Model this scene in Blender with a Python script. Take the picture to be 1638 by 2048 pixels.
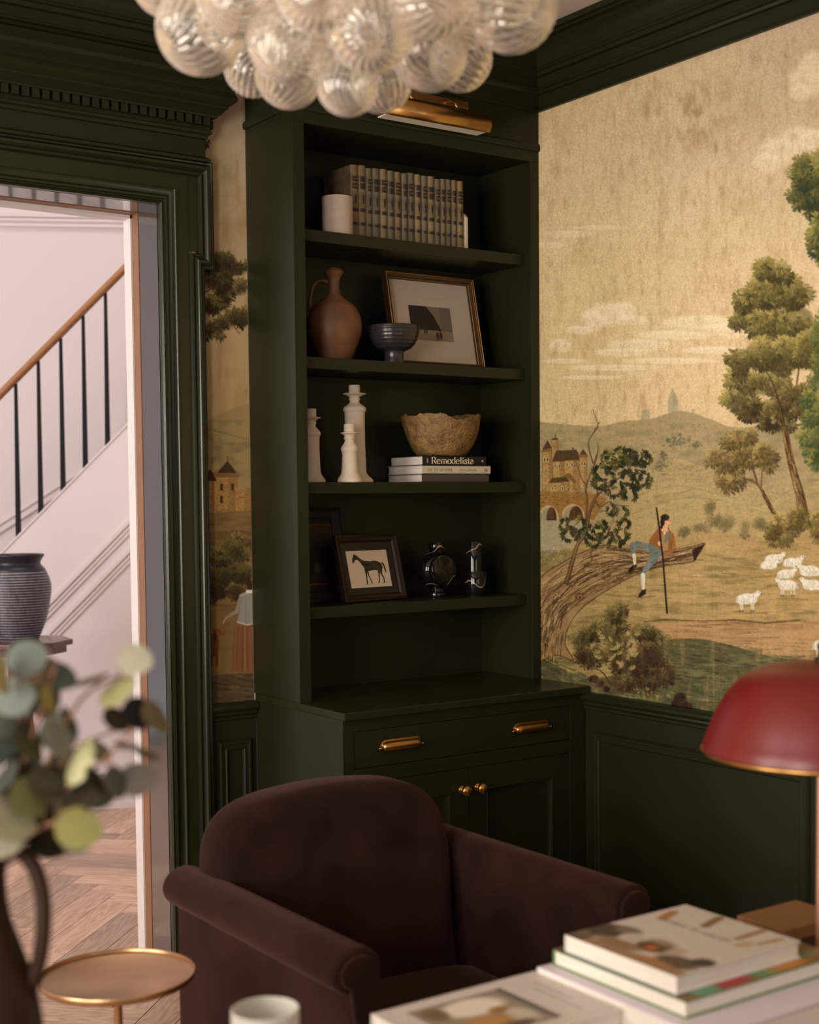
import bpy, bmesh, math, random
import numpy as np
from mathutils import Vector, Matrix

for _o in list(bpy.data.objects):
    bpy.data.objects.remove(_o)
SC = bpy.context.scene
COL = SC.collection

# ------------------------------------------------------------------ camera
F_PX, YAW, PITCH, ROLL, CX, CY = 2789.6, 0.619365, 0.0535992, -0.0089895, 867.18, 1147.5
CAM = np.array([0.0, 0.0, 1.56])

def cam_axes():
    f = np.array([math.sin(YAW) * math.cos(PITCH), math.cos(YAW) * math.cos(PITCH), -math.sin(PITCH)])
    r = np.array([math.cos(YAW), -math.sin(YAW), 0.0])
    u = np.cross(r, f)
    c, s = math.cos(ROLL), math.sin(ROLL)
    return c * r + s * u, -s * r + c * u, f

CR, CU, CF = cam_axes()
cam_data = bpy.data.cameras.new('camera')
cam = bpy.data.objects.new('camera', cam_data)
COL.objects.link(cam)
cam.matrix_world = Matrix(((CR[0], CU[0], -CF[0], CAM[0]), (CR[1], CU[1], -CF[1], CAM[1]), (CR[2], CU[2], -CF[2], CAM[2]), (0, 0, 0, 1)))
cam_data.sensor_fit = 'VERTICAL'
cam_data.sensor_height = 36.0
cam_data.sensor_width = 28.8
cam_data.lens = F_PX / 2048 * 36.0
cam_data.shift_x = -(CX - 819.0) / 2048
cam_data.shift_y = (CY - 1024.0) / 2048
cam_data.clip_start = 0.05
cam_data.dof.use_dof = True
cam_data.dof.focus_distance = 4.65
cam_data.dof.aperture_fstop = 2.4
SC.camera = cam

# ------------------------------------------------------------------ world, light, exposure
SC.view_settings.view_transform = 'Standard'
SC.view_settings.look = 'None'
SC.view_settings.gamma = 1.0
SC.view_settings.use_curve_mapping = False
SC.view_settings.exposure = 0.0
world = bpy.data.worlds.new('daylight')
SC.world = world
world.use_nodes = True
world.node_tree.nodes['Background'].inputs[0].default_value = (0.75, 0.85, 1.0, 1)
world.node_tree.nodes['Background'].inputs[1].default_value = 0.6

def area(name, loc, direction, w, h, power, color):
    d = bpy.data.lights.new(name, 'AREA')
    d.shape = 'RECTANGLE'; d.size = w; d.size_y = h; d.energy = power; d.color = color
    o = bpy.data.objects.new(name, d); COL.objects.link(o)
    o.location = loc
    o.rotation_euler = Vector(direction).to_track_quat('-Z', 'Y').to_euler()
    return o

# daylight coming in through the windows of the room (left wall and the wall behind the camera) and of the hall
area('window_light_side_near', (-2.14, 0.25, 1.75), (1, 0, 0), 1.3, 1.9, 116, (1.0, 0.90, 0.77))
area('window_light_side_far', (-2.14, 2.35, 1.75), (1, 0, 0), 1.3, 1.9, 116, (1.0, 0.90, 0.77))
area('window_light_rear_right', (2.05, -2.34, 1.62), (0, 1, 0), 1.2, 1.7, 12, (1.0, 0.89, 0.76))
area('window_light_rear_left', (0.0, -2.34, 1.62), (0, 1, 0), 1.2, 1.7, 4, (1.0, 0.89, 0.76))
area('hall_window_light', (-0.85, 5.75, 2.2), (1, 0, -0.05), 1.6, 2.8, 100, (1.0, 0.925, 0.915))
area('hall_overhead_fill', (2.2, 6.0, 4.85), (0, 0, -1), 1.6, 1.2, 30, (1.0, 0.92, 0.86))  # overhead fill added to brighten the hall; its ceiling has no opening

# ------------------------------------------------------------------ helpers
ORIGIN = {}

def srgb(r, g, b):
    f = lambda c: c / 12.92 if c <= 0.04045 else ((c + 0.055) / 1.055) ** 2.4
    return (f(r / 255.0), f(g / 255.0), f(b / 255.0))

def lin(a):
    a = np.clip(a, 0, 1)
    return np.where(a <= 0.04045, a / 12.92, ((a + 0.055) / 1.055) ** 2.4)

MATS = {}

def mat(name, color=(.5, .5, .5), rough=.5, metal=0.0, spec=.5, var=0.0, vscale=8.0, bump=0.0, bscale=60.0, stretch=(1, 1, 1),
        color2=None, sheen=0.0, sheen_tint=(1, 1, 1), coat=0.0, trans=0.0, ior=1.45, emit=None, emit_s=0.0, attr=None, sub=0.0):
    if name in MATS:
        return MATS[name]
    m = bpy.data.materials.new(name); m.use_nodes = True
    nt = m.node_tree; b = nt.nodes['Principled BSDF']
    b.inputs['Base Color'].default_value = (*color, 1)
    b.inputs['Roughness'].default_value = rough
    b.inputs['Metallic'].default_value = metal
    b.inputs['Specular IOR Level'].default_value = spec
    b.inputs['IOR'].default_value = ior
    b.inputs['Transmission Weight'].default_value = trans
    b.inputs['Coat Weight'].default_value = coat
    b.inputs['Sheen Weight'].default_value = sheen
    b.inputs['Sheen Tint'].default_value = (*sheen_tint, 1)
    if sub:
        b.inputs['Subsurface Weight'].default_value = sub
        b.inputs['Subsurface Radius'].default_value = (.01, .008, .005)
    if emit:
        b.inputs['Emission Color'].default_value = (*emit, 1)
        b.inputs['Emission Strength'].default_value = emit_s
    tc = nt.nodes.new('ShaderNodeTexCoord'); mp = nt.nodes.new('ShaderNodeMapping')
    mp.inputs['Scale'].default_value = stretch
    nt.links.new(tc.outputs['Object'], mp.inputs['Vector'])
    src = None
    if attr:
        a = nt.nodes.new('ShaderNodeAttribute'); a.attribute_name = attr
        src = a.outputs['Color']
    if var or color2:
        n = nt.nodes.new('ShaderNodeTexNoise'); n.inputs['Scale'].default_value = vscale; n.inputs['Detail'].default_value = 6
        nt.links.new(mp.outputs['Vector'], n.inputs['Vector'])
        mx = nt.nodes.new('ShaderNodeMix'); mx.data_type = 'RGBA'
        if color2:
            r = nt.nodes.new('ShaderNodeValToRGB'); r.color_ramp.elements[0].position = .35; r.color_ramp.elements[1].position = .65
            nt.links.new(n.outputs['Fac'], r.inputs['Fac']); nt.links.new(r.outputs['Color'], mx.inputs[0])
            mx.inputs[6].default_value = (*color, 1); mx.inputs[7].default_value = (*color2, 1)
        else:
            nt.links.new(n.outputs['Fac'], mx.inputs[0])
            if src is not None:
                d = nt.nodes.new('ShaderNodeMix'); d.data_type = 'RGBA'; d.blend_type = 'MULTIPLY'; d.inputs[0].default_value = 1
                nt.links.new(src, d.inputs[6]); d.inputs[7].default_value = (1 - var, 1 - var, 1 - var, 1)
                e = nt.nodes.new('ShaderNodeMix'); e.data_type = 'RGBA'; e.blend_type = 'MULTIPLY'; e.inputs[0].default_value = 1; e.clamp_result = False
                nt.links.new(src, e.inputs[6]); e.inputs[7].default_value = (1 + var, 1 + var, 1 + var, 1)
                nt.links.new(d.outputs[2], mx.inputs[6]); nt.links.new(e.outputs[2], mx.inputs[7])
            else:
                mx.inputs[6].default_value = (*[c * (1 - var) for c in color], 1); mx.inputs[7].default_value = (*[min(1, c * (1 + var)) for c in color], 1)
        src = mx.outputs[2]
    if src is not None:
        nt.links.new(src, b.inputs['Base Color'])
    if bump:
        n2 = nt.nodes.new('ShaderNodeTexNoise'); n2.inputs['Scale'].default_value = bscale; n2.inputs['Detail'].default_value = 4
        nt.links.new(mp.outputs['Vector'], n2.inputs['Vector'])
        bp = nt.nodes.new('ShaderNodeBump'); bp.inputs['Strength'].default_value = bump; bp.inputs['Distance'].default_value = .01
        nt.links.new(n2.outputs['Fac'], bp.inputs['Height']); nt.links.new(bp.outputs['Normal'], b.inputs['Normal'])
    MATS[name] = m
    return m

def props(o, label=None, cat=None, group=None, kind=None):
    if label: o['label'] = label
    if cat: o['category'] = cat
    if group: o['group'] = group
    if kind: o['kind'] = kind
    return o

def thing(name, label, cat, loc, group=None):
    o = bpy.data.objects.new(name, None); COL.objects.link(o)
    o.location = loc; o.empty_display_size = .05
    ORIGIN[o] = np.array(loc, float)
    return props(o, label, cat, group)

def put(name, vf, m, parent=None, smooth=False, origin=None, bevel=0.0, seg=2, label=None, cat=None, group=None, kind=None, colors=None):
    """one mesh object from (verts in world space, faces)"""
    V, Fc = vf[0], vf[1]
    V = np.asarray(V, float)
    if parent is not None:
        og = ORIGIN[parent]
    else:
        og = np.array(origin, float) if origin is not None else np.zeros(3)
    me = bpy.data.meshes.new(name)
    me.from_pydata([tuple(p) for p in (V - og)], [], [tuple(int(i) for i in f) for f in Fc])
    me.validate(clean_customdata=False)
    bm = bmesh.new(); bm.from_mesh(me)
    bmesh.ops.recalc_face_normals(bm, faces=bm.faces); bm.to_mesh(me); bm.free()
    ms = m if isinstance(m, (list, tuple)) else [m]
    for k in ms: me.materials.append(k)
    if len(vf) > 2:
        for p, i in zip(me.polygons, vf[2]): p.material_index = i
    if colors is not None:
        ca = me.color_attributes.new('paint', 'FLOAT_COLOR', 'POINT')
        ca.data.foreach_set('color', np.c_[colors, np.ones(len(colors))].astype(np.float32).ravel())
    if smooth:
        me.polygons.foreach_set('use_smooth', [True] * len(me.polygons))
        if smooth != True and smooth > 0:
            try: me.set_sharp_from_angle(angle=math.radians(smooth))
            except Exception: pass
    o = bpy.data.objects.new(name, me); COL.objects.link(o)
    if parent is not None:
        o.parent = parent
    else:
        o.location = og
    ORIGIN[o] = og
    if bevel:
        md = o.modifiers.new('bevel', 'BEVEL'); md.width = bevel; md.segments = seg; md.limit_method = 'ANGLE'; md.angle_limit = math.radians(40)
    return props(o, label, cat, group, kind)

def join(*parts):
    V = []; Fc = []; M = []; off = 0; anym = any(len(p) > 2 for p in parts)
    for p in parts:
        V.append(np.asarray(p[0], float)); Fc += [tuple(i + off for i in f) for f in p[1]]
        if anym: M += list(p[2]) if len(p) > 2 else [0] * len(p[1])
        off += len(p[0])
    return (np.vstack(V), Fc, M) if anym else (np.vstack(V), Fc)

def box(x0, x1, y0, y1, z0, z1):
    V = np.array([(x, y, z) for z in (z0, z1) for y in (y0, y1) for x in (x0, x1)], float)
    return V, [(0, 2, 3, 1), (4, 5, 7, 6), (0, 1, 5, 4), (2, 6, 7, 3), (0, 4, 6, 2), (1, 3, 7, 5)]

def xf(vf, mtx):
    M = np.array(mtx)[:3]
    V = np.asarray(vf[0], float)
    return (V @ M[:, :3].T + M[:, 3],) + tuple(vf[1:])

def rotz(vf, a, c):
    return xf(vf, Matrix.Translation(c) @ Matrix.Rotation(a, 4, 'Z') @ Matrix.Translation(-Vector(c)))

def rotx(vf, a, c):
    return xf(vf, Matrix.Translation(c) @ Matrix.Rotation(a, 4, 'X') @ Matrix.Translation(-Vector(c)))

def lathe(prof, c=(0, 0, 0), n=40, closed=False):
    """prof: list of (r, z); revolve about z through c"""
    V = []; Fc = []; idx = []
    for r, z in prof:
        if r < 1e-6:
            idx.append([len(V)] * n); V.append((c[0], c[1], c[2] + z))
        else:
            s = len(V); idx.append(list(range(s, s + n)))
            for k in range(n):
                a = 2 * math.pi * k / n
                V.append((c[0] + r * math.cos(a), c[1] + r * math.sin(a), c[2] + z))
    m = len(prof)
    for i in range(m if closed else m - 1):
        A, B = idx[i], idx[(i + 1) % m]
        for k in range(n):
            q = (A[k], A[(k + 1) % n], B[(k + 1) % n], B[k])
            f = []
            for t in q:
                if t not in f: f.append(t)
            if len(f) > 2: Fc.append(tuple(f))
    return np.array(V, float), Fc

def smooth_prof(pts, sub=4):
    """Catmull-Rom through profile points"""
    P = [np.array(p, float) for p in pts]; P = [2 * P[0] - P[1]] + P + [2 * P[-1] - P[-2]]
    out = []
    for i in range(1, len(P) - 2):
        for s in range(sub):
            t = s / sub
            out.append(.5 * ((2 * P[i]) + (-P[i - 1] + P[i + 1]) * t + (2 * P[i - 1] - 5 * P[i] + 4 * P[i + 1] - P[i + 2]) * t * t + (-P[i - 1] + 3 * P[i] - 3 * P[i + 1] + P[i + 2]) * t ** 3))
    out.append(P[-2])
    return [tuple(p) for p in out]

def tube(pts, rad, n=10, caps=True):
    P = [np.array(p, float) for p in pts]; R = rad if hasattr(rad, '__len__') else [rad] * len(P)
    V = []; Fc = []; up = None
    for i, p in enumerate(P):
        t = P[min(i + 1, len(P) - 1)] - P[max(i - 1, 0)]; t /= np.linalg.norm(t) + 1e-12
        if up is None:
            up = np.array([0, 0, 1.0]) if abs(t[2]) < .9 else np.array([1.0, 0, 0])
        a = np.cross(t, up); a /= np.linalg.norm(a) + 1e-12; b = np.cross(a, t); up = b
        for k in range(n):
            w = 2 * math.pi * k / n
            V.append(p + R[i] * (math.cos(w) * a + math.sin(w) * b))
    for i in range(len(P) - 1):
        for k in range(n):
            Fc.append((i * n + k, i * n + (k + 1) % n, (i + 1) * n + (k + 1) % n, (i + 1) * n + k))
    if caps:
        Fc.append(tuple(range(n))[::-1]); Fc.append(tuple(range((len(P) - 1) * n, len(P) * n)))
    return np.array(V), Fc

def sweep(path, prof, N, closed=False, caps=True, flip=1):
    """sweep profile (a: outward in plane, b: along N) along a mitred polyline lying in the plane with normal N"""
    P = [np.array(p, float) for p in path]; N = np.array(N, float); n = len(P); m = len(prof)
    V = []; Fc = []
    seg = [(P[(i + 1) % n] - P[i]) for i in range(n if closed else n - 1)]
    seg = [s / np.linalg.norm(s) for s in seg]
    perp = [flip * np.cross(s, N) for s in seg]
    for i in range(n):
        if closed: a, b = perp[i - 1], perp[i]
        else: a = perp[max(i - 1, 0)]; b = perp[min(i, n - 2)]
        o = a + b; o /= np.linalg.norm(o); o = o / max(.2, o @ b)
        for (pa, pb) in prof:
            V.append(P[i] + o * pa + N * pb)
    for i in range(n if closed else n - 1):
        j = (i + 1) % n
        for k in range(m - 1):
            Fc.append((i * m + k, j * m + k, j * m + k + 1, i * m + k + 1))
    if caps and not closed:
        Fc.append(tuple(range(m))); Fc.append(tuple(range((n - 1) * m, n * m))[::-1])
    return np.array(V), Fc

def puff(outline, y0, y1, r, nr=5, axis=1):
    """cushion-like solid: closed 2D outline (x, z) thickened from y0 to y1 with rounded rims"""
    O = np.array(outline, float); n = len(O)
    t = np.roll(O, -1, 0) - np.roll(O, 1, 0); t /= np.linalg.norm(t, axis=1)[:, None] + 1e-9
    nrm = np.c_[t[:, 1], -t[:, 0]]
    area2 = np.sum(O[:, 0] * np.roll(O[:, 1], -1) - np.roll(O[:, 0], -1) * O[:, 1])
    if area2 > 0: nrm = nrm
    else: nrm = -nrm
    rings = []
    for k in range(nr + 1):
        a = math.pi / 2 * k / nr
        rings.append((r * (1 - math.sin(a)), y0 + r * (1 - math.cos(a))))
    for k in range(nr + 1):
        a = math.pi / 2 * (1 - k / nr)
        rings.append((r * (1 - math.sin(a)), y1 - r * (1 - math.cos(a))))
    V = []; Fc = []
    for ins, y in rings:
        Q = O - nrm * ins
        for q in Q: V.append((q[0], y, q[1]))
    for i in range(len(rings) - 1):
        for k in range(n):
            Fc.append((i * n + k, i * n + (k + 1) % n, (i + 1) * n + (k + 1) % n, (i + 1) * n + k))
    c = O.mean(0)
    V.append((c[0], y0, c[1])); V.append((c[0], y1, c[1])); a, b = len(V) - 2, len(V) - 1; L = (len(rings) - 1) * n
    for k in range(n):
        Fc.append((a, (k + 1) % n, k)); Fc.append((b, L + k, L + (k + 1) % n))
    return np.array(V), Fc

def copy_tree(o, parent=None):
    c = o.copy(); COL.objects.link(c); c.parent = parent
    ORIGIN[c] = ORIGIN.get(o, np.zeros(3))
    for ch in [q for q in list(bpy.data.objects) if q.parent == o]:
        copy_tree(ch, c)
    return c

# ------------------------------------------------------------------ painting helper (flat print: wallpaper, covers, photographs)
class Canvas:
    def __init__(s, x0, y0, x1, y1, px=1.0, base=(200, 180, 140), seed=1):
        s.x0, s.y0, s.px = x0, y0, px
        s.w = int(round((x1 - x0) * px)); s.h = int(round((y1 - y0) * px))
        s.C = np.ones((s.h, s.w, 3), np.float32) * (np.array(base, np.float32) / 255)
        s.rng = np.random.default_rng(seed)
        gx = x0 + (np.arange(s.w) + .5) / px; gy = y0 + (np.arange(s.h) + .5) / px
        s.GX, s.GY = np.meshgrid(gx.astype(np.float32), gy.astype(np.float32))

    def noise(s, sx, sy=None, oct=3):
        sy = sy or sx; out = np.zeros((s.h, s.w), np.float32); amp = 1.; tot = 0
        for o in range(oct):
            nx = max(2, int((s.w / s.px) / sx) + 2); ny = max(2, int((s.h / s.px) / sy) + 2)
            g = s.rng.random((ny + 1, nx + 1)).astype(np.float32)
            fx = np.linspace(0, nx - 1.001, s.w); fy = np.linspace(0, ny - 1.001, s.h)
            ix = fx.astype(int); iy = fy.astype(int); tx = (fx - ix).astype(np.float32); ty = (fy - iy).astype(np.float32)
            tx = tx * tx * (3 - 2 * tx); ty = ty * ty * (3 - 2 * ty)
            a = g[iy][:, ix]; b = g[iy][:, ix + 1]; c = g[iy + 1][:, ix]; d = g[iy + 1][:, ix + 1]
            out += amp * ((a * (1 - tx) + b * tx) * (1 - ty)[:, None] + (c * (1 - tx) + d * tx) * ty[:, None])
            tot += amp; amp *= .55; sx = max(1.2, sx / 2.1); sy = max(1.2, sy / 2.1)
        return out / tot

    def blend(s, mask, col, sl=None):
        col = np.array(col, np.float32) / 255
        if sl is None: s.C += (col - s.C) * mask[..., None]
        else: s.C[sl] += (col - s.C[sl]) * mask[..., None]

    def bbox(s, xa, ya, xb, yb):
        i0 = max(0, int((xa - s.x0) * s.px)); i1 = min(s.w, int((xb - s.x0) * s.px) + 2)
        j0 = max(0, int((ya - s.y0) * s.px)); j1 = min(s.h, int((yb - s.y0) * s.px) + 2)
        if i0 >= i1 or j0 >= j1: return None
        return (slice(j0, j1), slice(i0, i1))

    def ell(s, cx, cy, rx, ry, col, ang=0., alpha=1., soft=1.0):
        R = max(rx, ry) + soft + 1; sl = s.bbox(cx - R, cy - R, cx + R, cy + R)
        if sl is None: return
        dx = s.GX[sl] - cx; dy = s.GY[sl] - cy; c, n = math.cos(ang), math.sin(ang)
        a = (dx * c + dy * n) / rx; b = (-dx * n + dy * c) / ry
        d = (1 - np.sqrt(a * a + b * b)) * min(rx, ry)
        s.blend(np.clip(d / soft + .5, 0, 1) * alpha, col, sl)

    def leaf(s, x, y, L, W, ang, col, alpha=1.):
        """pointed-oval leaf growing from (x, y)"""
        cx, cy = x + math.cos(ang) * L / 2, y + math.sin(ang) * L / 2
        sl = s.bbox(cx - L / 2 - 2, cy - L / 2 - 2, cx + L / 2 + 2, cy + L / 2 + 2)
        if sl is None: return
        dx = s.GX[sl] - x; dy = s.GY[sl] - y; c, n = math.cos(ang), math.sin(ang)
        a = (dx * c + dy * n) / L; b = np.abs(-dx * n + dy * c)
        wv = W / 2 * np.sqrt(np.clip(4 * a * (1 - a), 0, 1)) * (.65 + .5 * a)
        m = np.clip((wv - b) + .35, 0, 1) * ((a > 0) & (a < 1))
        s.blend(m * alpha, col, sl)

    def fan(s, x, y, n, L, W, col, ang=None, spread=2.2, alpha=.95, jit=14):
        if ang is None: ang = s.rng.uniform(0, 6.28)
        for k in range(n):
            a = ang + (k / max(1, n - 1) - .5) * spread + s.rng.normal(0, .12)
            cc = np.array(col) + s.rng.normal(0, jit) + s.rng.normal(0, jit / 4, 3)
            s.leaf(x, y, L * s.rng.uniform(.75, 1.2), W, a, np.clip(cc, 0, 255), alpha)

    def poly(s, pts, col, alpha=1., soft=False):
        P = np.array(pts, float); sl = s.bbox(P[:, 0].min() - 1, P[:, 1].min() - 1, P[:, 0].max() + 1, P[:, 1].max() + 1)
        if sl is None: return
        acc = 0
        for ox, oy in ((-.25, -.25), (.25, -.25), (-.25, .25), (.25, .25)):
            X = s.GX[sl] + ox / s.px; Y = s.GY[sl] + oy / s.px; ins = np.zeros(X.shape, bool)
            for i in range(len(P)):
                xa, ya = P[i]; xb, yb = P[i - 1]
                if ya == yb: continue
                ins ^= ((ya > Y) != (yb > Y)) & (X < (xb - xa) * (Y - ya) / (yb - ya) + xa)
            acc = acc + ins
        s.blend((acc / 4.0).astype(np.float32) * alpha, col, sl)

    def line(s, pts, w, col, alpha=1.):
        P = np.array(pts, float); W = w if hasattr(w, '__len__') else [w] * len(P)
        for i in range(len(P) - 1):
            (xa, ya), (xb, yb) = P[i], P[i + 1]; R = max(W[i], W[i + 1]) + 1.5
            sl = s.bbox(min(xa, xb) - R, min(ya, yb) - R, max(xa, xb) + R, max(ya, yb) + R)
            if sl is None: continue
            dx, dy = xb - xa, yb - ya; L2 = dx * dx + dy * dy + 1e-9
            t = np.clip(((s.GX[sl] - xa) * dx + (s.GY[sl] - ya) * dy) / L2, 0, 1)
            d = np.hypot(s.GX[sl] - xa - t * dx, s.GY[sl] - ya - t * dy)
            s.blend(np.clip((W[i] + (W[i + 1] - W[i]) * t) / 2 - d + .5, 0, 1) * alpha, col, sl)

    def sample(s, u, v):
        fx = np.clip((u - s.x0) * s.px - .5, 0, s.w - 1.001); fy = np.clip((v - s.y0) * s.px - .5, 0, s.h - 1.001)
        ix = fx.astype(int); iy = fy.astype(int); tx = (fx - ix)[:, None]; ty = (fy - iy)[:, None]
        ix1 = np.minimum(ix + 1, s.w - 1); iy1 = np.minimum(iy + 1, s.h - 1)
        return (s.C[iy, ix] * (1 - tx) + s.C[iy, ix1] * tx) * (1 - ty) + (s.C[iy1, ix] * (1 - tx) + s.C[iy1, ix1] * tx) * ty

def grid_mesh(name, P, nu, nv, cols, m, parent=None, kind=None, smooth=False):
    """P: (nv*nu,3) world points row-major; painted with point colours"""
    og = ORIGIN[parent] if parent is not None else np.zeros(3)
    me = bpy.data.meshes.new(name)
    nf = (nu - 1) * (nv - 1)
    me.vertices.add(nu * nv); me.loops.add(nf * 4); me.polygons.add(nf)
    me.vertices.foreach_set('co', (P - og).astype(np.float32).ravel())
    j, i = np.meshgrid(np.arange(nv - 1), np.arange(nu - 1), indexing='ij')
    a = (j * nu + i).ravel()
    me.loops.foreach_set('vertex_index', np.stack([a, a + 1, a + nu + 1, a + nu], 1).astype(np.int32).ravel())
    me.polygons.foreach_set('loop_start', np.arange(0, nf * 4, 4, dtype=np.int32))
    me.update(calc_edges=True)
    ca = me.color_attributes.new('paint', 'FLOAT_COLOR', 'POINT')
    ca.data.foreach_set('color', np.c_[cols, np.ones(len(cols))].astype(np.float32).ravel())
    me.materials.append(m)
    o = bpy.data.objects.new(name, me); COL.objects.link(o)
    if parent is not None: o.parent = parent
    ORIGIN[o] = og
    return props(o, kind=kind)

def painted(name, cv, origin, ux, uy, m, parent, gain=1.0):
    """canvas laid on a rectangle: origin = top-left corner, ux / uy = full edge vectors to the right / downwards"""
    nu, nv = cv.w, cv.h
    a, b = np.meshgrid(np.linspace(0, 1, nu), np.linspace(0, 1, nv))
    P = np.array(origin)[None] + a.reshape(-1, 1) * np.array(ux)[None] + b.reshape(-1, 1) * np.array(uy)[None]
    return grid_mesh(name, P, nu, nv, np.clip(lin(cv.C.reshape(-1, 3)) * gain, 0, .92), m, parent)

# ------------------------------------------------------------------ materials
GREEN = mat('dark_green_paint', (.0150, .0172, .0064), rough=.38, spec=.30, var=.18, vscale=3.5, bump=.03, bscale=140)
GREEN_GLOSS = mat('dark_green_gloss_trim', (.0155, .0195, .0066), rough=.25, spec=.55, var=.15, vscale=4, bump=.02, bscale=90)
WHITE_HALL = mat('warm_white_hall_paint', (.74, .66, .64), rough=.55, var=.03, vscale=3)
CEIL = mat('ceiling_paint', (.66, .58, .52), rough=.8, var=.03, vscale=2)
PLASTER = mat('plaster', (.42, .36, .28), rough=.8, var=.05)
PAPER = mat('printed_wallpaper', rough=.75, spec=.15, attr='paint', var=.10, vscale=420)
PRINT = mat('printed_paper', rough=.55, spec=.3, attr='paint')
COVER = mat('printed_glossy_cover', rough=.38, spec=.45, attr='paint')
BRASS = mat('aged_brass', (.50, .27, .085), rough=.30, metal=1.0, var=.25, vscale=22)
BRASS_TRAY = mat('brushed_brass_tray', (.54, .335, .185), rough=.34, metal=1.0, var=.18, vscale=14, bump=.02, bscale=60)
BLACKMETAL = mat('black_iron', (.011, .009, .010), rough=.65, spec=.25)
OAKRAIL = mat('oak_handrail', (.36, .17, .07), rough=.4, var=.25, vscale=10, stretch=(1, 8, 8))
JAMBWOOD = mat('jamb_edge_wood', (.20, .09, .045), rough=.45, var=.2, vscale=12)

def wood_plank_mat():
    m = bpy.data.materials.new('oak_plank'); m.use_nodes = True; nt = m.node_tree; b = nt.nodes['Principled BSDF']
    tc = nt.nodes.new('ShaderNodeTexCoord'); oi = nt.nodes.new('ShaderNodeObjectInfo')
    add = nt.nodes.new('ShaderNodeVectorMath'); add.operation = 'MULTIPLY_ADD'
    nt.links.new(tc.outputs['Object'], add.inputs[0]); add.inputs[1].default_value = (1.6, 14, 1)
    comb = nt.nodes.new('ShaderNodeCombineXYZ')
    mu = nt.nodes.new('ShaderNodeMath'); mu.operation = 'MULTIPLY'; mu.inputs[1].default_value = 37.0
    nt.links.new(oi.outputs['Random'], mu.inputs[0])
    for k in range(3): nt.links.new(mu.outputs[0], comb.inputs[k])
    nt.links.new(comb.outputs[0], add.inputs[2])
    n = nt.nodes.new('ShaderNodeTexNoise'); n.inputs['Scale'].default_value = 1.6; n.inputs['Detail'].default_value = 2; n.inputs['Distortion'].default_value = .6
    nt.links.new(add.outputs[0], n.inputs['Vector'])
    w = nt.nodes.new('ShaderNodeMath'); w.operation = 'MULTIPLY'; w.inputs[1].default_value = 46.0
    nt.links.new(n.outputs['Fac'], w.inputs[0])
    sn = nt.nodes.new('ShaderNodeMath'); sn.operation = 'SINE'; nt.links.new(w.outputs[0], sn.inputs[0])
    r = nt.nodes.new('ShaderNodeValToRGB'); r.color_ramp.elements[0].position = .25; r.color_ramp.elements[1].position = .9
    r.color_ramp.elements[0].color = (.64, .43, .315, 1); r.color_ramp.elements[1].color = (.49, .305, .21, 1)
    mr = nt.nodes.new('ShaderNodeMath'); mr.operation = 'MULTIPLY_ADD'; mr.inputs[1].default_value = .5; mr.inputs[2].default_value = .5
    nt.links.new(sn.outputs[0], mr.inputs[0]); nt.links.new(mr.outputs[0], r.inputs['Fac'])
    hs = nt.nodes.new('ShaderNodeHueSaturation')
    v = nt.nodes.new('ShaderNodeMapRange'); v.inputs['To Min'].default_value = .62; v.inputs['To Max'].default_value = 1.12
    nt.links.new(oi.outputs['Random'], v.inputs['Value']); nt.links.new(v.outputs[0], hs.inputs['Value'])
    nt.links.new(r.outputs['Color'], hs.inputs['Color']); nt.links.new(hs.outputs[0], b.inputs['Base Color'])
    b.inputs['Roughness'].default_value = .42
    MATS['oak_plank'] = m
    return m
PLANK = wood_plank_mat()

# ------------------------------------------------------------------ room dimensions (metres)
YB, XM = 4.11, 3.18            # wall with doorway and bookcase / wall with the large mural
XBK, YF, YL = 2.19, 3.803, 3.536   # bookcase left side, upper case front, counter front
ZC = 3.13                      # ceiling
X_LEFT, Y_REAR = -2.2, -2.4
DX0, DX1, DZ = 0.76, 1.875, 2.49   # doorway

# ------------------------------------------------------------------ floor with herringbone oak
floor = put('floor', box(X_LEFT - .1, 5.2, Y_REAR - .1, 8.8, -.12, -.004), mat('floor_bed', (.11, .065, .045), rough=.7, var=.1), kind='structure')
Wp, Lp = .12, .60
plank_mesh = None
def make_plank_mesh():
    me = bpy.data.meshes.new('plank'); bm = bmesh.new(); bmesh.ops.create_cube(bm, size=1)
    for v in bm.verts: v.co = Vector((v.co.x * (Lp - .0016), v.co.y * (Wp - .0016), v.co.z * .012))
    bmesh.ops.bevel(bm, geom=[e for e in bm.edges if all(q.co.z > 0 for q in e.verts)], offset=.0012, segments=1, affect='EDGES')
    bm.to_mesh(me); bm.free(); me.materials.append(PLANK); return me
plank_mesh = make_plank_mesh()
random.seed(5)
cands = []
c45 = math.sqrt(.5)
def herr(i, k):
    # column k, row i ; pair of planks in a frame rotated by 45 degrees
    out = []
    s = np.array([i * Wp + k * Lp, i * Wp - k * Lp])   # lower-left corner of block
    out.append((s + np.array([Lp / 2, Wp / 2]), 0.0))
    out.append((s + np.array([Lp + Wp / 2, Wp - Lp / 2 + (0)]), math.pi / 2))
    return out
for k in range(-12, 13):
    for i in range(-80, 81):
        for (p, a) in herr(i, k):
            q = np.array([p[0] * c45 - p[1] * c45, p[0] * c45 + p[1] * c45]) + np.array([1.72, 4.62])
            cands.append((q[0], q[1], a + math.pi / 4))
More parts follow.
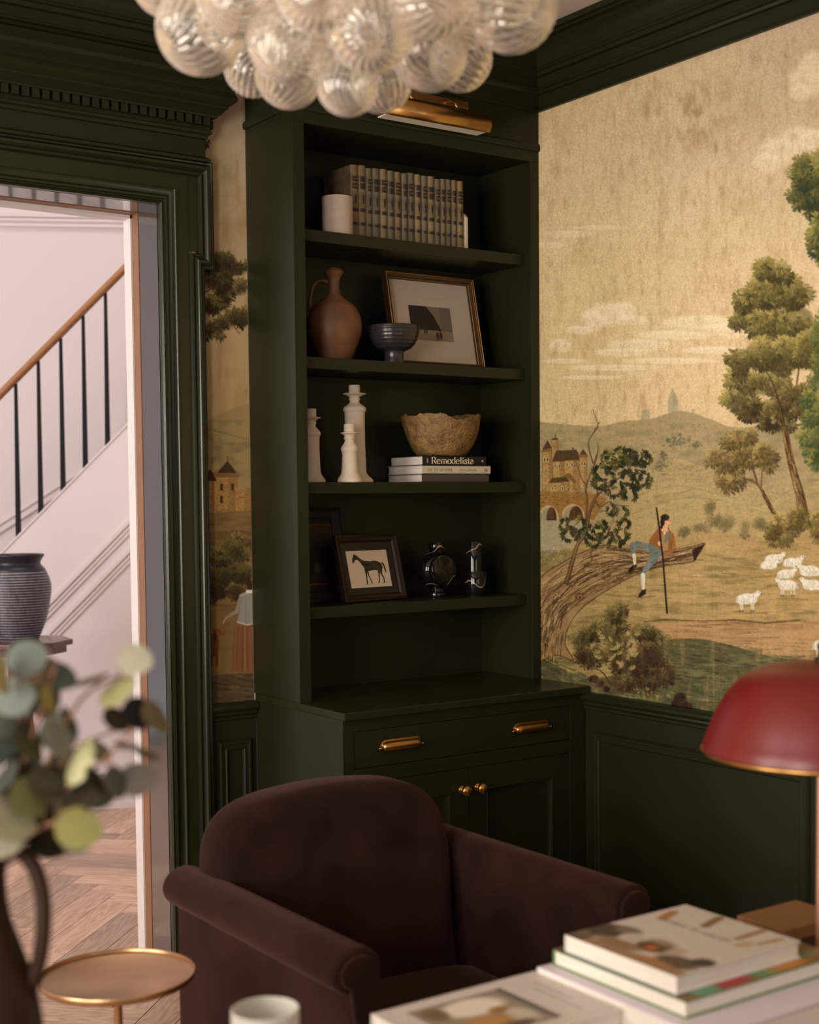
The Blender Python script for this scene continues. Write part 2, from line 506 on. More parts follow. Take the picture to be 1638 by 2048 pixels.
# a plank is built where the doorway and the gap beside the armchair let the floor be seen
rest = []
for (x, y, a) in cands:
    vis = (4.15 < y < 6.9 and .30 * y - .15 < x < min(3.1, 1.95 + (y - 4.2) * .62)) or (.30 * y - .2 < x < 1.95 and 3.0 < y <= 4.15)
    if y > 6.706 - (x - 2.765) * .5386 + .25: continue
    if not vis:
        if -1.6 < x < 4.2 and -1.9 < y < 8.4: rest.append((x, y, a))
        continue
    o = bpy.data.objects.new('plank', plank_mesh); COL.objects.link(o)
    o.location = (x, y, -.006); o.rotation_euler = (0, 0, a); o.parent = floor
    ORIGIN[o] = np.array((x, y, -.006))

def plank_field():
    V = []; Fc = []; hx, hy = (Lp - .0016) / 2, (Wp - .0016) / 2
    for (x, y, a) in rest:
        c, q = math.cos(a), math.sin(a); n = len(V)
        for z in (-.012, 0.0):
            for dx, dy in ((-hx, -hy), (hx, -hy), (hx, hy), (-hx, hy)): V.append((x + dx * c - dy * q, y + dx * q + dy * c, z))
        Fc += [(n + 4, n + 5, n + 6, n + 7)] + [(n + k, n + (k + 1) % 4, n + 4 + (k + 1) % 4, n + 4 + k) for k in range(4)]
    return np.array(V), Fc
put('plank_field', plank_field(), PLANK, floor, kind='stuff')

# ------------------------------------------------------------------ walls and ceiling
TH = .22
wb = put('wall_back', join(box(X_LEFT, DX0 - .02, YB, YB + TH, 0, ZC), box(DX1 + .02, XM + .2, YB, YB + TH, 0, ZC), box(DX0 - .02, DX1 + .02, YB, YB + TH, DZ + .02, ZC),
                            box(X_LEFT, XM + .2, YB + .005, YB + TH, ZC, 5.0)), WHITE_HALL, kind='structure')
wr = put('wall_right', box(XM, XM + .2, Y_REAR, YB, 0, ZC + .1), PLASTER, kind='structure')
# wall on the left with two window openings, wall behind the camera with two
def holed(x0, x1, z0, z1, holes):
    xs = sorted({x0, x1, *[h[0] for h in holes], *[h[1] for h in holes]}); zs = sorted({z0, z1, *[h[2] for h in holes], *[h[3] for h in holes]})
    out = []
    for i in range(len(xs) - 1):
        for j in range(len(zs) - 1):
            cx, cz = (xs[i] + xs[i + 1]) / 2, (zs[j] + zs[j + 1]) / 2
            if any(h[0] < cx < h[1] and h[2] < cz < h[3] for h in holes): continue
            out.append((xs[i], xs[i + 1], zs[j], zs[j + 1]))
    return out
hl = [(-.42, .92, .78, 2.72), (1.68, 3.02, .78, 2.72)]
put('wall_left', join(*[box(X_LEFT - .2, X_LEFT, a, b, c, d) for a, b, c, d in holed(Y_REAR, YB, 0, ZC + .1, hl)]), GREEN, kind='structure')
hr = [(-.62, .62, .78, 2.72), (1.43, 2.67, .78, 2.72)]
put('wall_front', join(*[box(a, b, Y_REAR - .2, Y_REAR, c, d) for a, b, c, d in holed(X_LEFT, XM, 0, ZC + .1, hr)]), GREEN, kind='structure')
wn = 1
for (a, b, c, d) in hl:
    put('window_%d' % wn, join(box(X_LEFT - .12, X_LEFT - .07, a, a + .05, c, d), box(X_LEFT - .12, X_LEFT - .07, b - .05, b, c, d), box(X_LEFT - .12, X_LEFT - .07, a, b, c, c + .05), box(X_LEFT - .12, X_LEFT - .07, a, b, d - .05, d)), GREEN, kind='structure'); wn += 1
for (a, b, c, d) in hr:
    put('window_%d' % wn, join(box(a, a + .05, Y_REAR - .12, Y_REAR - .07, c, d), box(b - .05, b, Y_REAR - .12, Y_REAR - .07, c, d), box(a, b, Y_REAR - .12, Y_REAR - .07, c, c + .05), box(a, b, Y_REAR - .12, Y_REAR - .07, d - .05, d)), GREEN, kind='structure'); wn += 1
put('ceiling', box(X_LEFT, XM, Y_REAR, YB, ZC, ZC + .1), CEIL, kind='structure')

# ------------------------------------------------------------------ mouldings of the room
def arc(c, r, a0, a1, n=5):
    return [(c[0] + r * math.cos(a0 + (a1 - a0) * k / n), c[1] + r * math.sin(a0 + (a1 - a0) * k / n)) for k in range(n + 1)]
D = math.radians
crown = [(0, 2.900), (.013, 2.900), (.013, 2.908), (.009, 2.911), (.009, 2.955), (.016, 2.958), (.020, 2.966), (.028, 2.970), (.028, 2.976), (.024, 2.979), (.024, 3.008), (.034, 3.012), (.036, 3.024), (.044, 3.028), (.044, 3.034)]
crown += [(.048 + .052 * (1 - math.cos(t)), 3.036 + .066 * math.sin(t)) for t in [k * math.pi / 2 / 8 for k in range(9)]]
crown += [(.106, 3.102), (.106, 3.110), (.120, 3.112), (.120, 3.13), (0, 3.13)]
put('trim_1', sweep([(XM, Y_REAR, 0), (XM, YF, 0), (XBK, YF, 0), (XBK, YB, 0), (X_LEFT, YB, 0)], crown, (0, 0, 1), flip=-1), GREEN, kind='structure', smooth=35)
rail = [(0, .826), (.010, .826), (.012, .838), (.017, .842), (.017, .851), (.021, .854), (.025, .860), (.024, .867), (.034, .872), (.038, .880), (.034, .890), (.028, .894), (.028, .898), (0, .898)]
put('trim_2', sweep([(XM, Y_REAR, 0), (XM, YL + .03, 0)], rail, (0, 0, 1), flip=-1), GREEN, kind='structure', smooth=35)
put('trim_3', sweep([(XBK, YB, 0), (2.022, YB, 0)], rail, (0, 0, 1), flip=-1), GREEN, kind='structure', smooth=35)
put('trim_4', sweep([(DX0 - .147, YB, 0), (X_LEFT, YB, 0)], rail, (0, 0, 1), flip=-1), GREEN, kind='structure', smooth=35)

# panelled dado below the rails
def panel_frame(name, path, N, flip, parent):
    pr = [(0, 0), (.002, .006), (.008, .012), (.014, .012), (.016, .008), (.026, .008), (.030, .011), (.034, .008), (.036, 0)]
    return put(name, sweep(path, pr, N, closed=True, flip=flip), GREEN, parent, smooth=35)
dr = put('dado_board', box(XM - .012, XM, Y_REAR, YL + .03, 0, .86), GREEN, wr)
for a, b in ((2.594, 3.514), (1.50, 2.42), (.40, 1.33), (-.7, .23)):
    panel_frame('panel_moulding', [(XM - .012, b, .20), (XM - .012, b, .77), (XM - .012, a, .77), (XM - .012, a, .20)], (-1, 0, 0), 1, wr)
db = put('dado_board', box(2.0, XBK, YB - .012, YB, 0, .86), GREEN, wb)
panel_frame('panel_moulding', [(2.046, YB - .012, .2), (2.046, YB - .012, .775), (2.173, YB - .012, .775), (2.173, YB - .012, .2)], (0, -1, 0), 1, wb)
base_pr = [(0, 0), (.02, 0), (.02, .12), (.014, .135), (.012, .15), (0, .155)]
put('baseboard_right', sweep([(XM - .012, Y_REAR, 0), (XM - .012, YL + .03, 0)], base_pr, (0, 0, 1), flip=-1), GREEN, kind='structure')
put('baseboard_back', sweep([(XBK, YB - .012, 0), (2.022, YB - .012, 0)], base_pr, (0, 0, 1), flip=-1), GREEN, kind='structure')

# ------------------------------------------------------------------ doorway: lining, architrave with ears, hood with dentils
door = put('door_1', join(box(DX1, DX1 + .02, YB - .005, 4.252, 0, DZ + .02), box(DX0 - .02, DX0, YB - .005, 4.252, 0, DZ + .02), box(DX0, DX1, YB - .005, 4.252, DZ, DZ + .02)), mat('polished_lacquer_jamb', (.030, .032, .028), rough=.13, spec=1.0, ior=2.3, coat=.6, var=.1, vscale=3), kind='structure')
put('edge_strip', join(box(DX1 - .002, DX1 + .02, 4.252, 4.298, 0, DZ + .02), box(DX0 - .02, DX0 + .002, 4.252, 4.298, 0, DZ + .02), box(DX0, DX1, 4.252, 4.298, DZ - .002, DZ + .02)), JAMBWOOD, door)
put('hall_casing', join(box(DX1 - .008, DX1 + .11, 4.298, 4.352, 0, DZ + .11), box(DX0 - .11, DX0 + .008, 4.298, 4.352, 0, DZ + .11), box(DX0, DX1, 4.298, 4.352, DZ - .012, DZ + .11)), mat('white_gloss_casing', (.60, .55, .53), rough=.35), door)
put('latch_plate', box(DX1 - .0045, DX1 - .002, 4.262, 4.288, 1.03, 1.07), BRASS, door, bevel=.003)
inner = [(0, 0), (0, .022), (.006, .026), (.010, .022), (.013, .022), (.016, .028), (.022, .029), (.026, .024), (.030, .018), (.045, .020), (.052, .026), (.055, .026), (.055, .022), (.098, .022), (.098, 0)]
cas_path = [(DX1, YB, 0), (DX1, YB, DZ), (DX0, YB, DZ), (DX0, YB, 0)]
put('architrave', sweep(cas_path, inner, (0, -1, 0), flip=1), GREEN_GLOSS, door, smooth=35)
band = [(0, 0), (0, .030), (.004, .036), (.008, .036), (.010, .030), (.013, .030), (.016, .040), (.022, .046), (.030, .046), (.036, .040), (.039, .034), (.044, .036), (.048, .034), (.048, 0)]
xr0, xr1, xl0, xl1, zj, zt = DX1 + .098, DX1 + .132, DX0 - .098, DX0 - .132, 2.345, 2.588
put('backband', sweep([(xr0, YB, 0), (xr0, YB, zj), (xr1, YB, zj), (xr1, YB, zt), (xl1, YB, zt), (xl1, YB, zj), (xl0, YB, zj), (xl0, YB, 0)], band, (0, -1, 0), flip=1), GREEN_GLOSS, door, smooth=35)
put('architrave_ground', join(box(xr0 - .01, xr1 + .01, YB - .02, YB, zj + .01, zt + .02), box(xl1 - .01, xl0 + .01, YB - .02, YB, zj + .01, zt + .02), box(xl0, xr0, YB - .02, YB, DZ + .09, zt + .02)), GREEN_GLOSS, door)
# hood above the door
hx0, hx1 = DX0 - .147, DX1 + .147
hood = put('trim_5', box(hx0, hx1, YB - .05, YB, zt + .045, 2.86), GREEN, kind='structure')
hp = [(0, 2.700), (.006, 2.702), (.008, 2.712), (.016, 2.716), (.018, 2.724), (.012, 2.728), (.012, 2.764), (.030, 2.766), (.032, 2.772), (.040, 2.776), (.046, 2.786), (.056, 2.792), (.056, 2.798)]
hp += [(.060 + .030 * k / 6 + .010 * math.sin(k / 6 * math.pi * 2), 2.800 + .058 * k / 6) for k in range(7)]
hp += [(.094, 2.860), (.100, 2.864), (.100, 2.878), (0, 2.882)]
put('cornice', sweep([(hx1, YB, 0), (hx1, YB - .05, 0), (hx0, YB - .05, 0), (hx0, YB, 0)], hp, (0, 0, 1), flip=-1), GREEN, hood, smooth=35)
cas_cap = [(0, zt + .04), (.012, zt + .042), (.014, zt + .05), (.006, zt + .056), (0, zt + .058)]
put('cap_bead', sweep([(hx1, YB, 0), (hx1, YB - .05, 0), (hx0, YB - .05, 0), (hx0, YB, 0)], cas_cap, (0, 0, 1), flip=-1), GREEN, hood, smooth=35)
# dentils: one block per tooth along the front and the right return
dm = None
pitch = .0305
nd = int((hx1 - hx0 + .02) / pitch)
for k in range(nd):
    x = hx1 + .008 - pitch * (k + .5)
    if dm is None:
        d0 = put('dentil', box(x - .0103, x + .0103, YB - .05 - .032, YB - .05 - .011, 2.739, 2.764), GREEN, hood)
        dm, dx = d0, x
    else:
        c = d0.copy(); COL.objects.link(c); c.parent = hood; c.location.x = x - dx; ORIGIN[c] = ORIGIN[d0]
for y in (YB - .035, YB - .010):
    put('dentil', box(hx1 + .011, hx1 + .032, y - .0103, y + .0103, 2.739, 2.764), GREEN, hood)

# ------------------------------------------------------------------ stair hall
TS = math.radians(118.3)
SD = np.array([math.sin(TS), math.cos(TS), 0]); SN = np.array([-SD[1], SD[0], 0]); SP = np.array([2.765, 6.706, 0])
def S(s, z, off=0.0):
    return SP + SD * s + SN * off + np.array([0, 0, z])
def sprism(poly, o0, o1):
    n = len(poly)
    V = [S(a, b, o0) for a, b in poly] + [S(a, b, o1) for a, b in poly]
    return np.array(V), [tuple(range(n)), tuple(range(n, 2 * n))[::-1]] + [(i, (i + 1) % n, (i + 1) % n + n, i + n) for i in range(n)]
put('wall_hall', sprism([(-5.6, 0), (2.6, 0), (2.6, 5.0), (-5.6, 5.0)], 1.0, 1.12), WHITE_HALL, kind='structure')
put('wall_hall_end', join(box(-1.05, -.95, YB + TH, 4.9, 0, 5.0), box(-1.05, -.95, 6.6, 9.4, 0, 5.0), box(-1.05, -.95, 4.9, 6.6, 0, .75), box(-1.05, -.95, 4.9, 6.6, 3.65, 5.0)), WHITE_HALL, kind='structure')
put('wall_hall_right', box(4.6, 4.7, YB + TH, 7.6, 0, 5.0), WHITE_HALL, kind='structure')
put('ceiling_hall', box(-1.05, 4.7, YB + TH, 9.4, 5.0, 5.1), WHITE_HALL, kind='structure')
# picture rail and sloping skirting on the far wall
def sbar(s0, z0, s1, z1, h, o0, o1):
    return sprism([(s0, z0), (s1, z1), (s1, z1 + h), (s0, z0 + h)], o0, o1)
put('trim_6', join(sbar(-4.0, 3.150, 2.0, 3.150, .014, .985, 1.0), sbar(-4.0, 3.118, 2.0, 3.118, .016, .975, 1.0), sbar(-4.0, 3.172, 2.0, 3.172, .012, .98, 1.0)), WHITE_HALL, kind='structure')
put('trim_7', join(sbar(-1.9, .62, .75, 2.33, .030, .980, 1.0), sbar(-1.9, .665, .75, 2.375, .012, .985, 1.0)), WHITE_HALL, kind='structure')

stair = thing('staircase', 'white panelled staircase with oak handrail and slim black balusters seen through the doorway', 'staircase', tuple(S(-.3, 0, .1)))
zs = lambda s: 1.840 + 1.012 * s      # top of the closed string
put('side_panel', sprism([(-1.80, 0), (1.6, 0), (1.6, zs(1.6)), (-1.80, zs(-1.80))], 0, .05), WHITE_HALL, stair)
MOULD = mat('white_moulding', (.72, .645, .61), rough=.5)
for z0 in (-.495, -.640):
    p = [(-1.1, zs(-1.1) + z0), (1.3, zs(1.3) + z0)]
    put('moulding', join(sbar(p[0][0], p[0][1], p[1][0], p[1][1], .026, -.013, 0), sbar(p[0][0], p[0][1] - .026, p[1][0], p[1][1] - .026, .014, -.008, 0), sbar(p[0][0], p[0][1] - .052, p[1][0], p[1][1] - .052, .012, -.010, 0)), MOULD, stair)
put('moulding', join(sbar(-1.8, .168, 1.6, .168, .012, -.02, 0), sbar(-1.8, .0, 1.6, .0, .150, -.018, 0), sbar(-1.8, .0, 1.6, .0, .028, -.03, 0)), MOULD, stair)
put('string_cap', sprism([(-1.80, zs(-1.80)), (1.6, zs(1.6)), (1.6, zs(1.6) + .012), (-1.80, zs(-1.80) + .012)], -.006, .056), WHITE_HALL, stair)
# handrail: rounded section swept up the slope
rp = [S(s, zs(s) + .790 - .0 + (-.01 if s < -.9 else 0), .028) for s in np.linspace(-1.7, 1.5, 9)]
V, Fc = tube(rp, 1.0, n=16)
V = V.reshape(9, 16, 3)
for i in range(9):
    c = rp[i]; d = V[i] - c
    V[i] = c + SN * (d @ SN)[:, None] * .032 + np.array([0, 0, 1.0]) * (d[:, 2:3]) * .040
put('handrail', (V.reshape(-1, 3), Fc), OAKRAIL, stair, smooth=50)
for k in range(-9, 13):
    s = .005 + .1125 * k
    b0 = S(s - .0055, zs(s) - .01, .028); t0 = S(s - .0005, zs(s) + .765, .028)
    w0, w1 = .0125, .0075
    V = []
    for c, w in ((b0, w0), (t0, w1)):
        for sx, sy in ((-1, -1), (1, -1), (1, 1), (-1, 1)): V.append(c + SD * w * sx + SN * w * sy)
    put('baluster', (np.array(V), [(0, 1, 2, 3), (4, 5, 6, 7), (0, 1, 5, 4), (1, 2, 6, 5), (2, 3, 7, 6), (3, 0, 4, 7)]), BLACKMETAL, stair)
for k in range(-9, 7):       # treads behind the closed string
    s = .18 * k; z = zs(s) - .06
    if z > .1: put('tread', sprism([(s, z - .04), (s + .3, z - .04), (s + .3, z), (s, z)], .05, .99), WHITE_HALL, stair)

# octagonal pedestal table with a ribbed vase
tc = (2.18, 6.385)
MAH = mat('mahogany', (.10, .032, .024), rough=.28, var=.3, vscale=9, coat=.3)
pt = thing('pedestal_table', 'dark reddish octagonal pedestal table in the stair hall', 'table', (tc[0], tc[1], 0))
def ngon(n, r, z0, z1, c, rot=0., r1=None):
    r1 = r if r1 is None else r1
    V = [(c[0] + q * math.cos(2 * math.pi * k / n + rot), c[1] + q * math.sin(2 * math.pi * k / n + rot), z) for q, z in ((r, z0), (r1, z1)) for k in range(n)]
    return np.array(V), [tuple(range(n))[::-1], tuple(range(n, 2 * n))] + [(k, (k + 1) % n, (k + 1) % n + n, k + n) for k in range(n)]
put('table_top', ngon(8, .245, .897, .922, tc, .3), MAH, pt, bevel=.004)
put('table_apron', ngon(8, .215, .862, .897, tc, .3), MAH, pt)
put('pedestal', ngon(6, .075, .06, .862, tc, .2, .060), MAH, pt, bevel=.006)
put('foot_plate', ngon(8, .20, .0, .06, tc, .3, .15), MAH, pt, bevel=.006)
vprof = smooth_prof([(.088, 0), (.094, .012), (.128, .10), (.148, .20), (.150, .265), (.128, .325), (.108, .350), (.106, .365), (.122, .392)], 5)
def ribvase():
    V, Fc = [], []
    # fine horizontal ribs between foot and shoulder
    zz = np.linspace(0, .392, 150); pr = np.array(vprof); pr = pr[np.argsort(pr[:, 1])]
    rr = np.interp(zz, pr[:, 1], pr[:, 0])
    rr = rr + np.where((zz > .01) & (zz < .325), .0016 * np.sin(zz * 2 * math.pi / .0125), 0)
    out = list(zip(rr, zz)) + [(.1235, .396), (.120, .400), (.112, .396), (.098, .362), (.10, .30), (.08, .05), (0, .03)]
    return lathe([(0, 0)] + out, (tc[0], tc[1], .922), 56)
RIB = bpy.data.materials.new('ribbed_black_ceramic'); RIB.use_nodes = True
_nt = RIB.node_tree; _b = _nt.nodes['Principled BSDF']; _g = _nt.nodes.new('ShaderNodeNewGeometry')
_tc = _nt.nodes.new('ShaderNodeTexCoord'); _sp = _nt.nodes.new('ShaderNodeSeparateXYZ'); _nt.links.new(_tc.outputs['Object'], _sp.inputs[0])
_m1 = _nt.nodes.new('ShaderNodeMath'); _m1.operation = 'MULTIPLY'; _m1.inputs[1].default_value = 2 * math.pi / .0125; _nt.links.new(_sp.outputs['Z'], _m1.inputs[0])
_m2 = _nt.nodes.new('ShaderNodeMath'); _m2.operation = 'SINE'; _nt.links.new(_m1.outputs[0], _m2.inputs[0])
_n = _nt.nodes.new('ShaderNodeTexNoise'); _n.inputs['Scale'].default_value = 90; _n.inputs['Detail'].default_value = 3
_mp = _nt.nodes.new('ShaderNodeMapping'); _mp.inputs['Scale'].default_value = (1, 1, .25); _nt.links.new(_tc.outputs['Object'], _mp.inputs['Vector']); _nt.links.new(_mp.outputs[0], _n.inputs['Vector'])
_m3 = _nt.nodes.new('ShaderNodeMath'); _m3.operation = 'MULTIPLY'; _nt.links.new(_m2.outputs[0], _m3.inputs[0]); _nt.links.new(_n.outputs['Fac'], _m3.inputs[1])
_lt = _nt.nodes.new('ShaderNodeMath'); _lt.operation = 'LESS_THAN'; _lt.inputs[1].default_value = .325; _nt.links.new(_sp.outputs['Z'], _lt.inputs[0])
_m4 = _nt.nodes.new('ShaderNodeMath'); _m4.operation = 'MULTIPLY'; _nt.links.new(_m3.outputs[0], _m4.inputs[0]); _nt.links.new(_lt.outputs[0], _m4.inputs[1])
_r = _nt.nodes.new('ShaderNodeValToRGB'); _r.color_ramp.elements[0].position = .05; _r.color_ramp.elements[1].position = .5
_r.color_ramp.elements[0].color = (.014, .012, .016, 1); _r.color_ramp.elements[1].color = (.34, .32, .32, 1)
_nt.links.new(_m4.outputs[0], _r.inputs['Fac']); _nt.links.new(_r.outputs[0], _b.inputs['Base Color']); _b.inputs['Roughness'].default_value = .38
put('ribbed_vase', ribvase(), RIB, None, smooth=True, origin=(tc[0], tc[1], .922), label='large black vase with fine scratched ribs on the octagonal hall table', cat='vase')

# ------------------------------------------------------------------ built-in: base cabinet, counter, upper bookcase
cab = thing('base_cabinet', 'dark green base cabinet with one wide drawer and two panelled doors', 'cabinet', (2.685, 3.83, 0))
yf = 3.556
put('side_panel', box(XBK + .004, XBK + .024, yf + .02, YB - .013, 0, .896), GREEN, cab, bevel=.001)
put('side_panel', box(XM - .036, XM - .014, yf + .02, YB - .013, 0, .896), GREEN, cab)
put('bottom_panel', box(XBK + .024, XM - .036, yf + .02, YB - .02, .08, .10), GREEN, cab)
fr = [(XBK + .004, 2.233, .10, .896), (3.097, XM - .014, .10, .896)]
for a, b, c, d in fr: put('face_stile', box(a, b, yf, yf + .02, c, d), GREEN, cab, bevel=.001)
put('face_rail', box(2.233, 3.097, yf, yf + .02, .857, .896), GREEN, cab, bevel=.001)
put('face_rail', box(2.233, 3.097, yf, yf + .02, .697, .740), GREEN, cab, bevel=.001)
put('plinth', box(XBK + .004, XM - .014, yf + .005, yf + .04, 0, .10), GREEN, cab)
dw = put('drawer', box(2.2350, 3.0950, yf + .002, yf + .020, .7420, .8550), GREEN, cab, bevel=.0015)
put('drawer_box', join(box(2.26, 3.07, yf + .02, 4.0, .755, .765)), GREEN, cab)

def bin_pull(x, z, parent):
    # half-round cup pull with a back flange and pointed ends
    n, L, r = 10, .072, .017
    xs = [-L - .002, -L + .004, -L + .012, -L + .02, L - .02, L - .012, L - .004, L + .002]; rr = [.25, .72, .93, 1, 1, .93, .72, .25]
    V = []; Fc = []
    for xx, q in zip(xs, rr):
        for k in range(n + 1):
            a = math.pi * (k / n) * .78 + math.radians(2)
            V.append((x + xx, yf - math.sin(a) * r * q * 1.25, z + math.cos(a) * r * q))
    m = n + 1
    for i in range(len(xs) - 1):
        for k in range(n): Fc.append((i * m + k, (i + 1) * m + k, (i + 1) * m + k + 1, i * m + k + 1))
    pul = put('cup_pull', (np.array(V), Fc), BRASS, parent, smooth=True)
    md = pul.modifiers.new('solid', 'SOLIDIFY'); md.thickness = .0025
    put('flange', puff([(x + (L + .004) * cx, z + .003 + (.021) * cz) for cx, cz in ((-1, -.15), (-.9, -.2), (.9, -.2), (1, -.15), (1, .2), (.93, .62), (.82, .85), (-.82, .85), (-.93, .62), (-1, .2))], yf - .003, yf + .002, .0012, 2), BRASS, pul, smooth=40)
    for sgn in (-1, 1):
        put('finial', xf(lathe([(0, -.006), (.004, -.004), (.0055, 0), (.003, .005), (0, .009)], (0, 0, 0), 12), Matrix.Translation((x + sgn * (L + .006), yf - .006, z - .003)) @ Matrix.Rotation(sgn * math.pi / 2, 4, 'Y')), BRASS, pul, smooth=True)
bin_pull(2.405, .800, dw); bin_pull(2.928, .799, dw)

def cab_door(x0, x1, knob_x):
    z0, z1, w = .102, .695, .072
    yy = yf + .002
    d = put('door', join(box(x0, x0 + w, yy, yy + .02, z0, z1), box(x1 - w, x1, yy, yy + .02, z0, z1), box(x0 + w, x1 - w, yy, yy + .02, z1 - w, z1), box(x0 + w, x1 - w, yy, yy + .02, z0, z0 + w)), GREEN, cab)
    put('door_panel', box(x0 + w, x1 - w, yy + .012, yy + .018, z0 + w, z1 - w), GREEN, d)
    put('panel_bead', sweep([(x0 + w, yy + .012, z0 + w), (x0 + w, yy + .012, z1 - w), (x1 - w, yy + .012, z1 - w), (x1 - w, yy + .012, z0 + w)], [(0, 0), (0, .012), (-.004, .0135), (-.008, .011), (-.014, .004), (-.018, .003), (-.018, 0)], (0, -1, 0), closed=True, flip=-1), GREEN, d, smooth=40)
    k = xf(lathe(smooth_prof([(.0125, 0), (.013, .003), (.0075, .007), (.007, .012), (.012, .017), (.0175, .026), (.0170, .033), (.0095, .0395), (.0001, .041)], 4), (0, 0, 0), 24), Matrix.Translation((knob_x, yy, .628)) @ Matrix.Rotation(math.pi / 2, 4, 'X'))
    put('knob', k, BRASS, d, smooth=True)
cab_door(2.2350, 2.6665, 2.640); cab_door(2.6685, 3.0950, 2.704)

put('countertop', box(XBK - .002, XM - .0135, YL, YB - .013, .896, .920), GREEN_GLOSS, None, origin=(2.68, 3.82, .896), bevel=.0025, label='dark green painted counter ledge under the bookcase', cat='countertop')

bk = thing('bookcase', 'tall dark green built-in bookcase with four shelves', 'bookcase', (2.685, 3.95, .92))
put('side_panel', box(XBK, XBK + .04, YF + .02, YB - .003, .92, 2.90), GREEN, bk, bevel=.001)
put('side_panel', box(3.140, XM - .003, YF + .02, YB - .003, .92, 2.90), GREEN, bk)
put('back_panel', box(XBK + .04, 3.140, YB - .012, YB - .003, .92, 2.76), GREEN, bk)
put('face_stile', box(XBK, 2.232, YF, YF + .02, .92, 2.73), GREEN, bk, bevel=.001)
put('face_stile', box(3.140, XM - .003, YF, YF + .02, .92, 2.73), GREEN, bk, bevel=.001)
put('top_rail', box(XBK, XM - .003, YF, YF + .02, 2.728, 2.905), GREEN, bk)
put('top_panel', box(XBK + .04, 3.14, YF + .02, YB - .012, 2.73, 2.75), GREEN, bk)
put('frieze_bead', sweep([(XM - .002, YF, 0), (XBK, YF, 0), (XBK, YB, 0)], [(0, 2.766), (.007, 2.766), (.0085, 2.772), (.0085, 2.784), (.006, 2.790), (0, 2.790)], (0, 0, 1), flip=-1), GREEN, bk)
SHZ = [2.412, 2.013, 1.6165, 1.217]
for z in SHZ:
    put('shelf', box(2.2325, 3.1385, YF + .036, YB - .0125, z - .037, z), GREEN, bk, bevel=.0015)
# shelf-pin holes in the right-hand side
PIN = mat('pin_hole', (.006, .007, .004), rough=.8)
for z in (2.62, 2.56, 2.50, 2.24, 2.19, 2.14, 1.90, 1.85, 1.80, 1.46, 1.41, 1.36, 1.10, 1.05):
    put('pin_hole', xf(lathe([(0, 0), (.0032, 0), (.0032, .0015), (0, .0015)], (0, 0, 0), 8), Matrix.Translation((3.1385, YF + .055, z)) @ Matrix.Rotation(math.pi / 2, 4, 'Y')), PIN, bk)

# brass picture light over the bookcase
pl = thing('picture_light', 'long brass picture light mounted above the bookcase', 'lamp', (2.69, YF, 2.83))
x0, x1 = 2.487, 2.892
yc, zc_, rr = 3.742, 2.800, .043
V = []; Fc = []; n = 16
for xx in (x0, x1):
    for k in range(n + 1):
        a = math.radians(-46) + math.radians(231) * k / n
        V.append((xx, yc - rr * math.cos(a) * 1.0, zc_ + rr * math.sin(a) * .95))
for k in range(n): Fc.append((k, k + 1, k + 1 + n + 1, k + n + 1))
sh = put('shade', (np.array(V), Fc), BRASS, pl, smooth=40)
md = sh.modifiers.new('solid', 'SOLIDIFY'); md.thickness = .002
for xx in (x0, x1):
    prof = [(xx, yc - rr * math.cos(math.radians(-46) + math.radians(231) * k / n), zc_ + rr * math.sin(math.radians(-46) + math.radians(231) * k / n) * .95) for k in range(n + 1)]
    V = np.array(prof + [(p[0] + (.003 if xx == x0 else -.003), p[1], p[2]) for p in prof]); m = n + 1
    put('end_cap', (V, [tuple(range(m)), tuple(range(m, 2 * m))[::-1]] + [(k, (k + 1) % m, (k + 1) % m + m, k + m) for k in range(m)]), BRASS, sh)
put('reflector', box(x0 + .004, x1 - .004, yc - .028, yc + .036, zc_ - .024, zc_ - .021), mat('white_reflector', (.85, .80, .70), rough=.4), pl)
put('mount_bar', box(2.515, 2.865, YF - .012, YF - .0005, 2.862, 2.886), BRASS, pl, bevel=.002)
for xx in (2.60, 2.78):
    put('arm', tube([(xx, YF - .006, 2.872), (xx, YF - .03, 2.874), (xx, YF - .05, 2.862), (xx, yc, 2.842)], .005, 10), BRASS, pl, smooth=True)
put('thumb_screw', xf(lathe([(0, 0), (.0035, 0), (.0035, .006), (.007, .007), (.007, .014), (.004, .017), (0, .017)], (0, 0, 0), 14), Matrix.Translation((x1, yc, zc_ + .004)) @ Matrix.Rotation(math.pi / 2, 4, 'Y')), BRASS, pl, smooth=40)

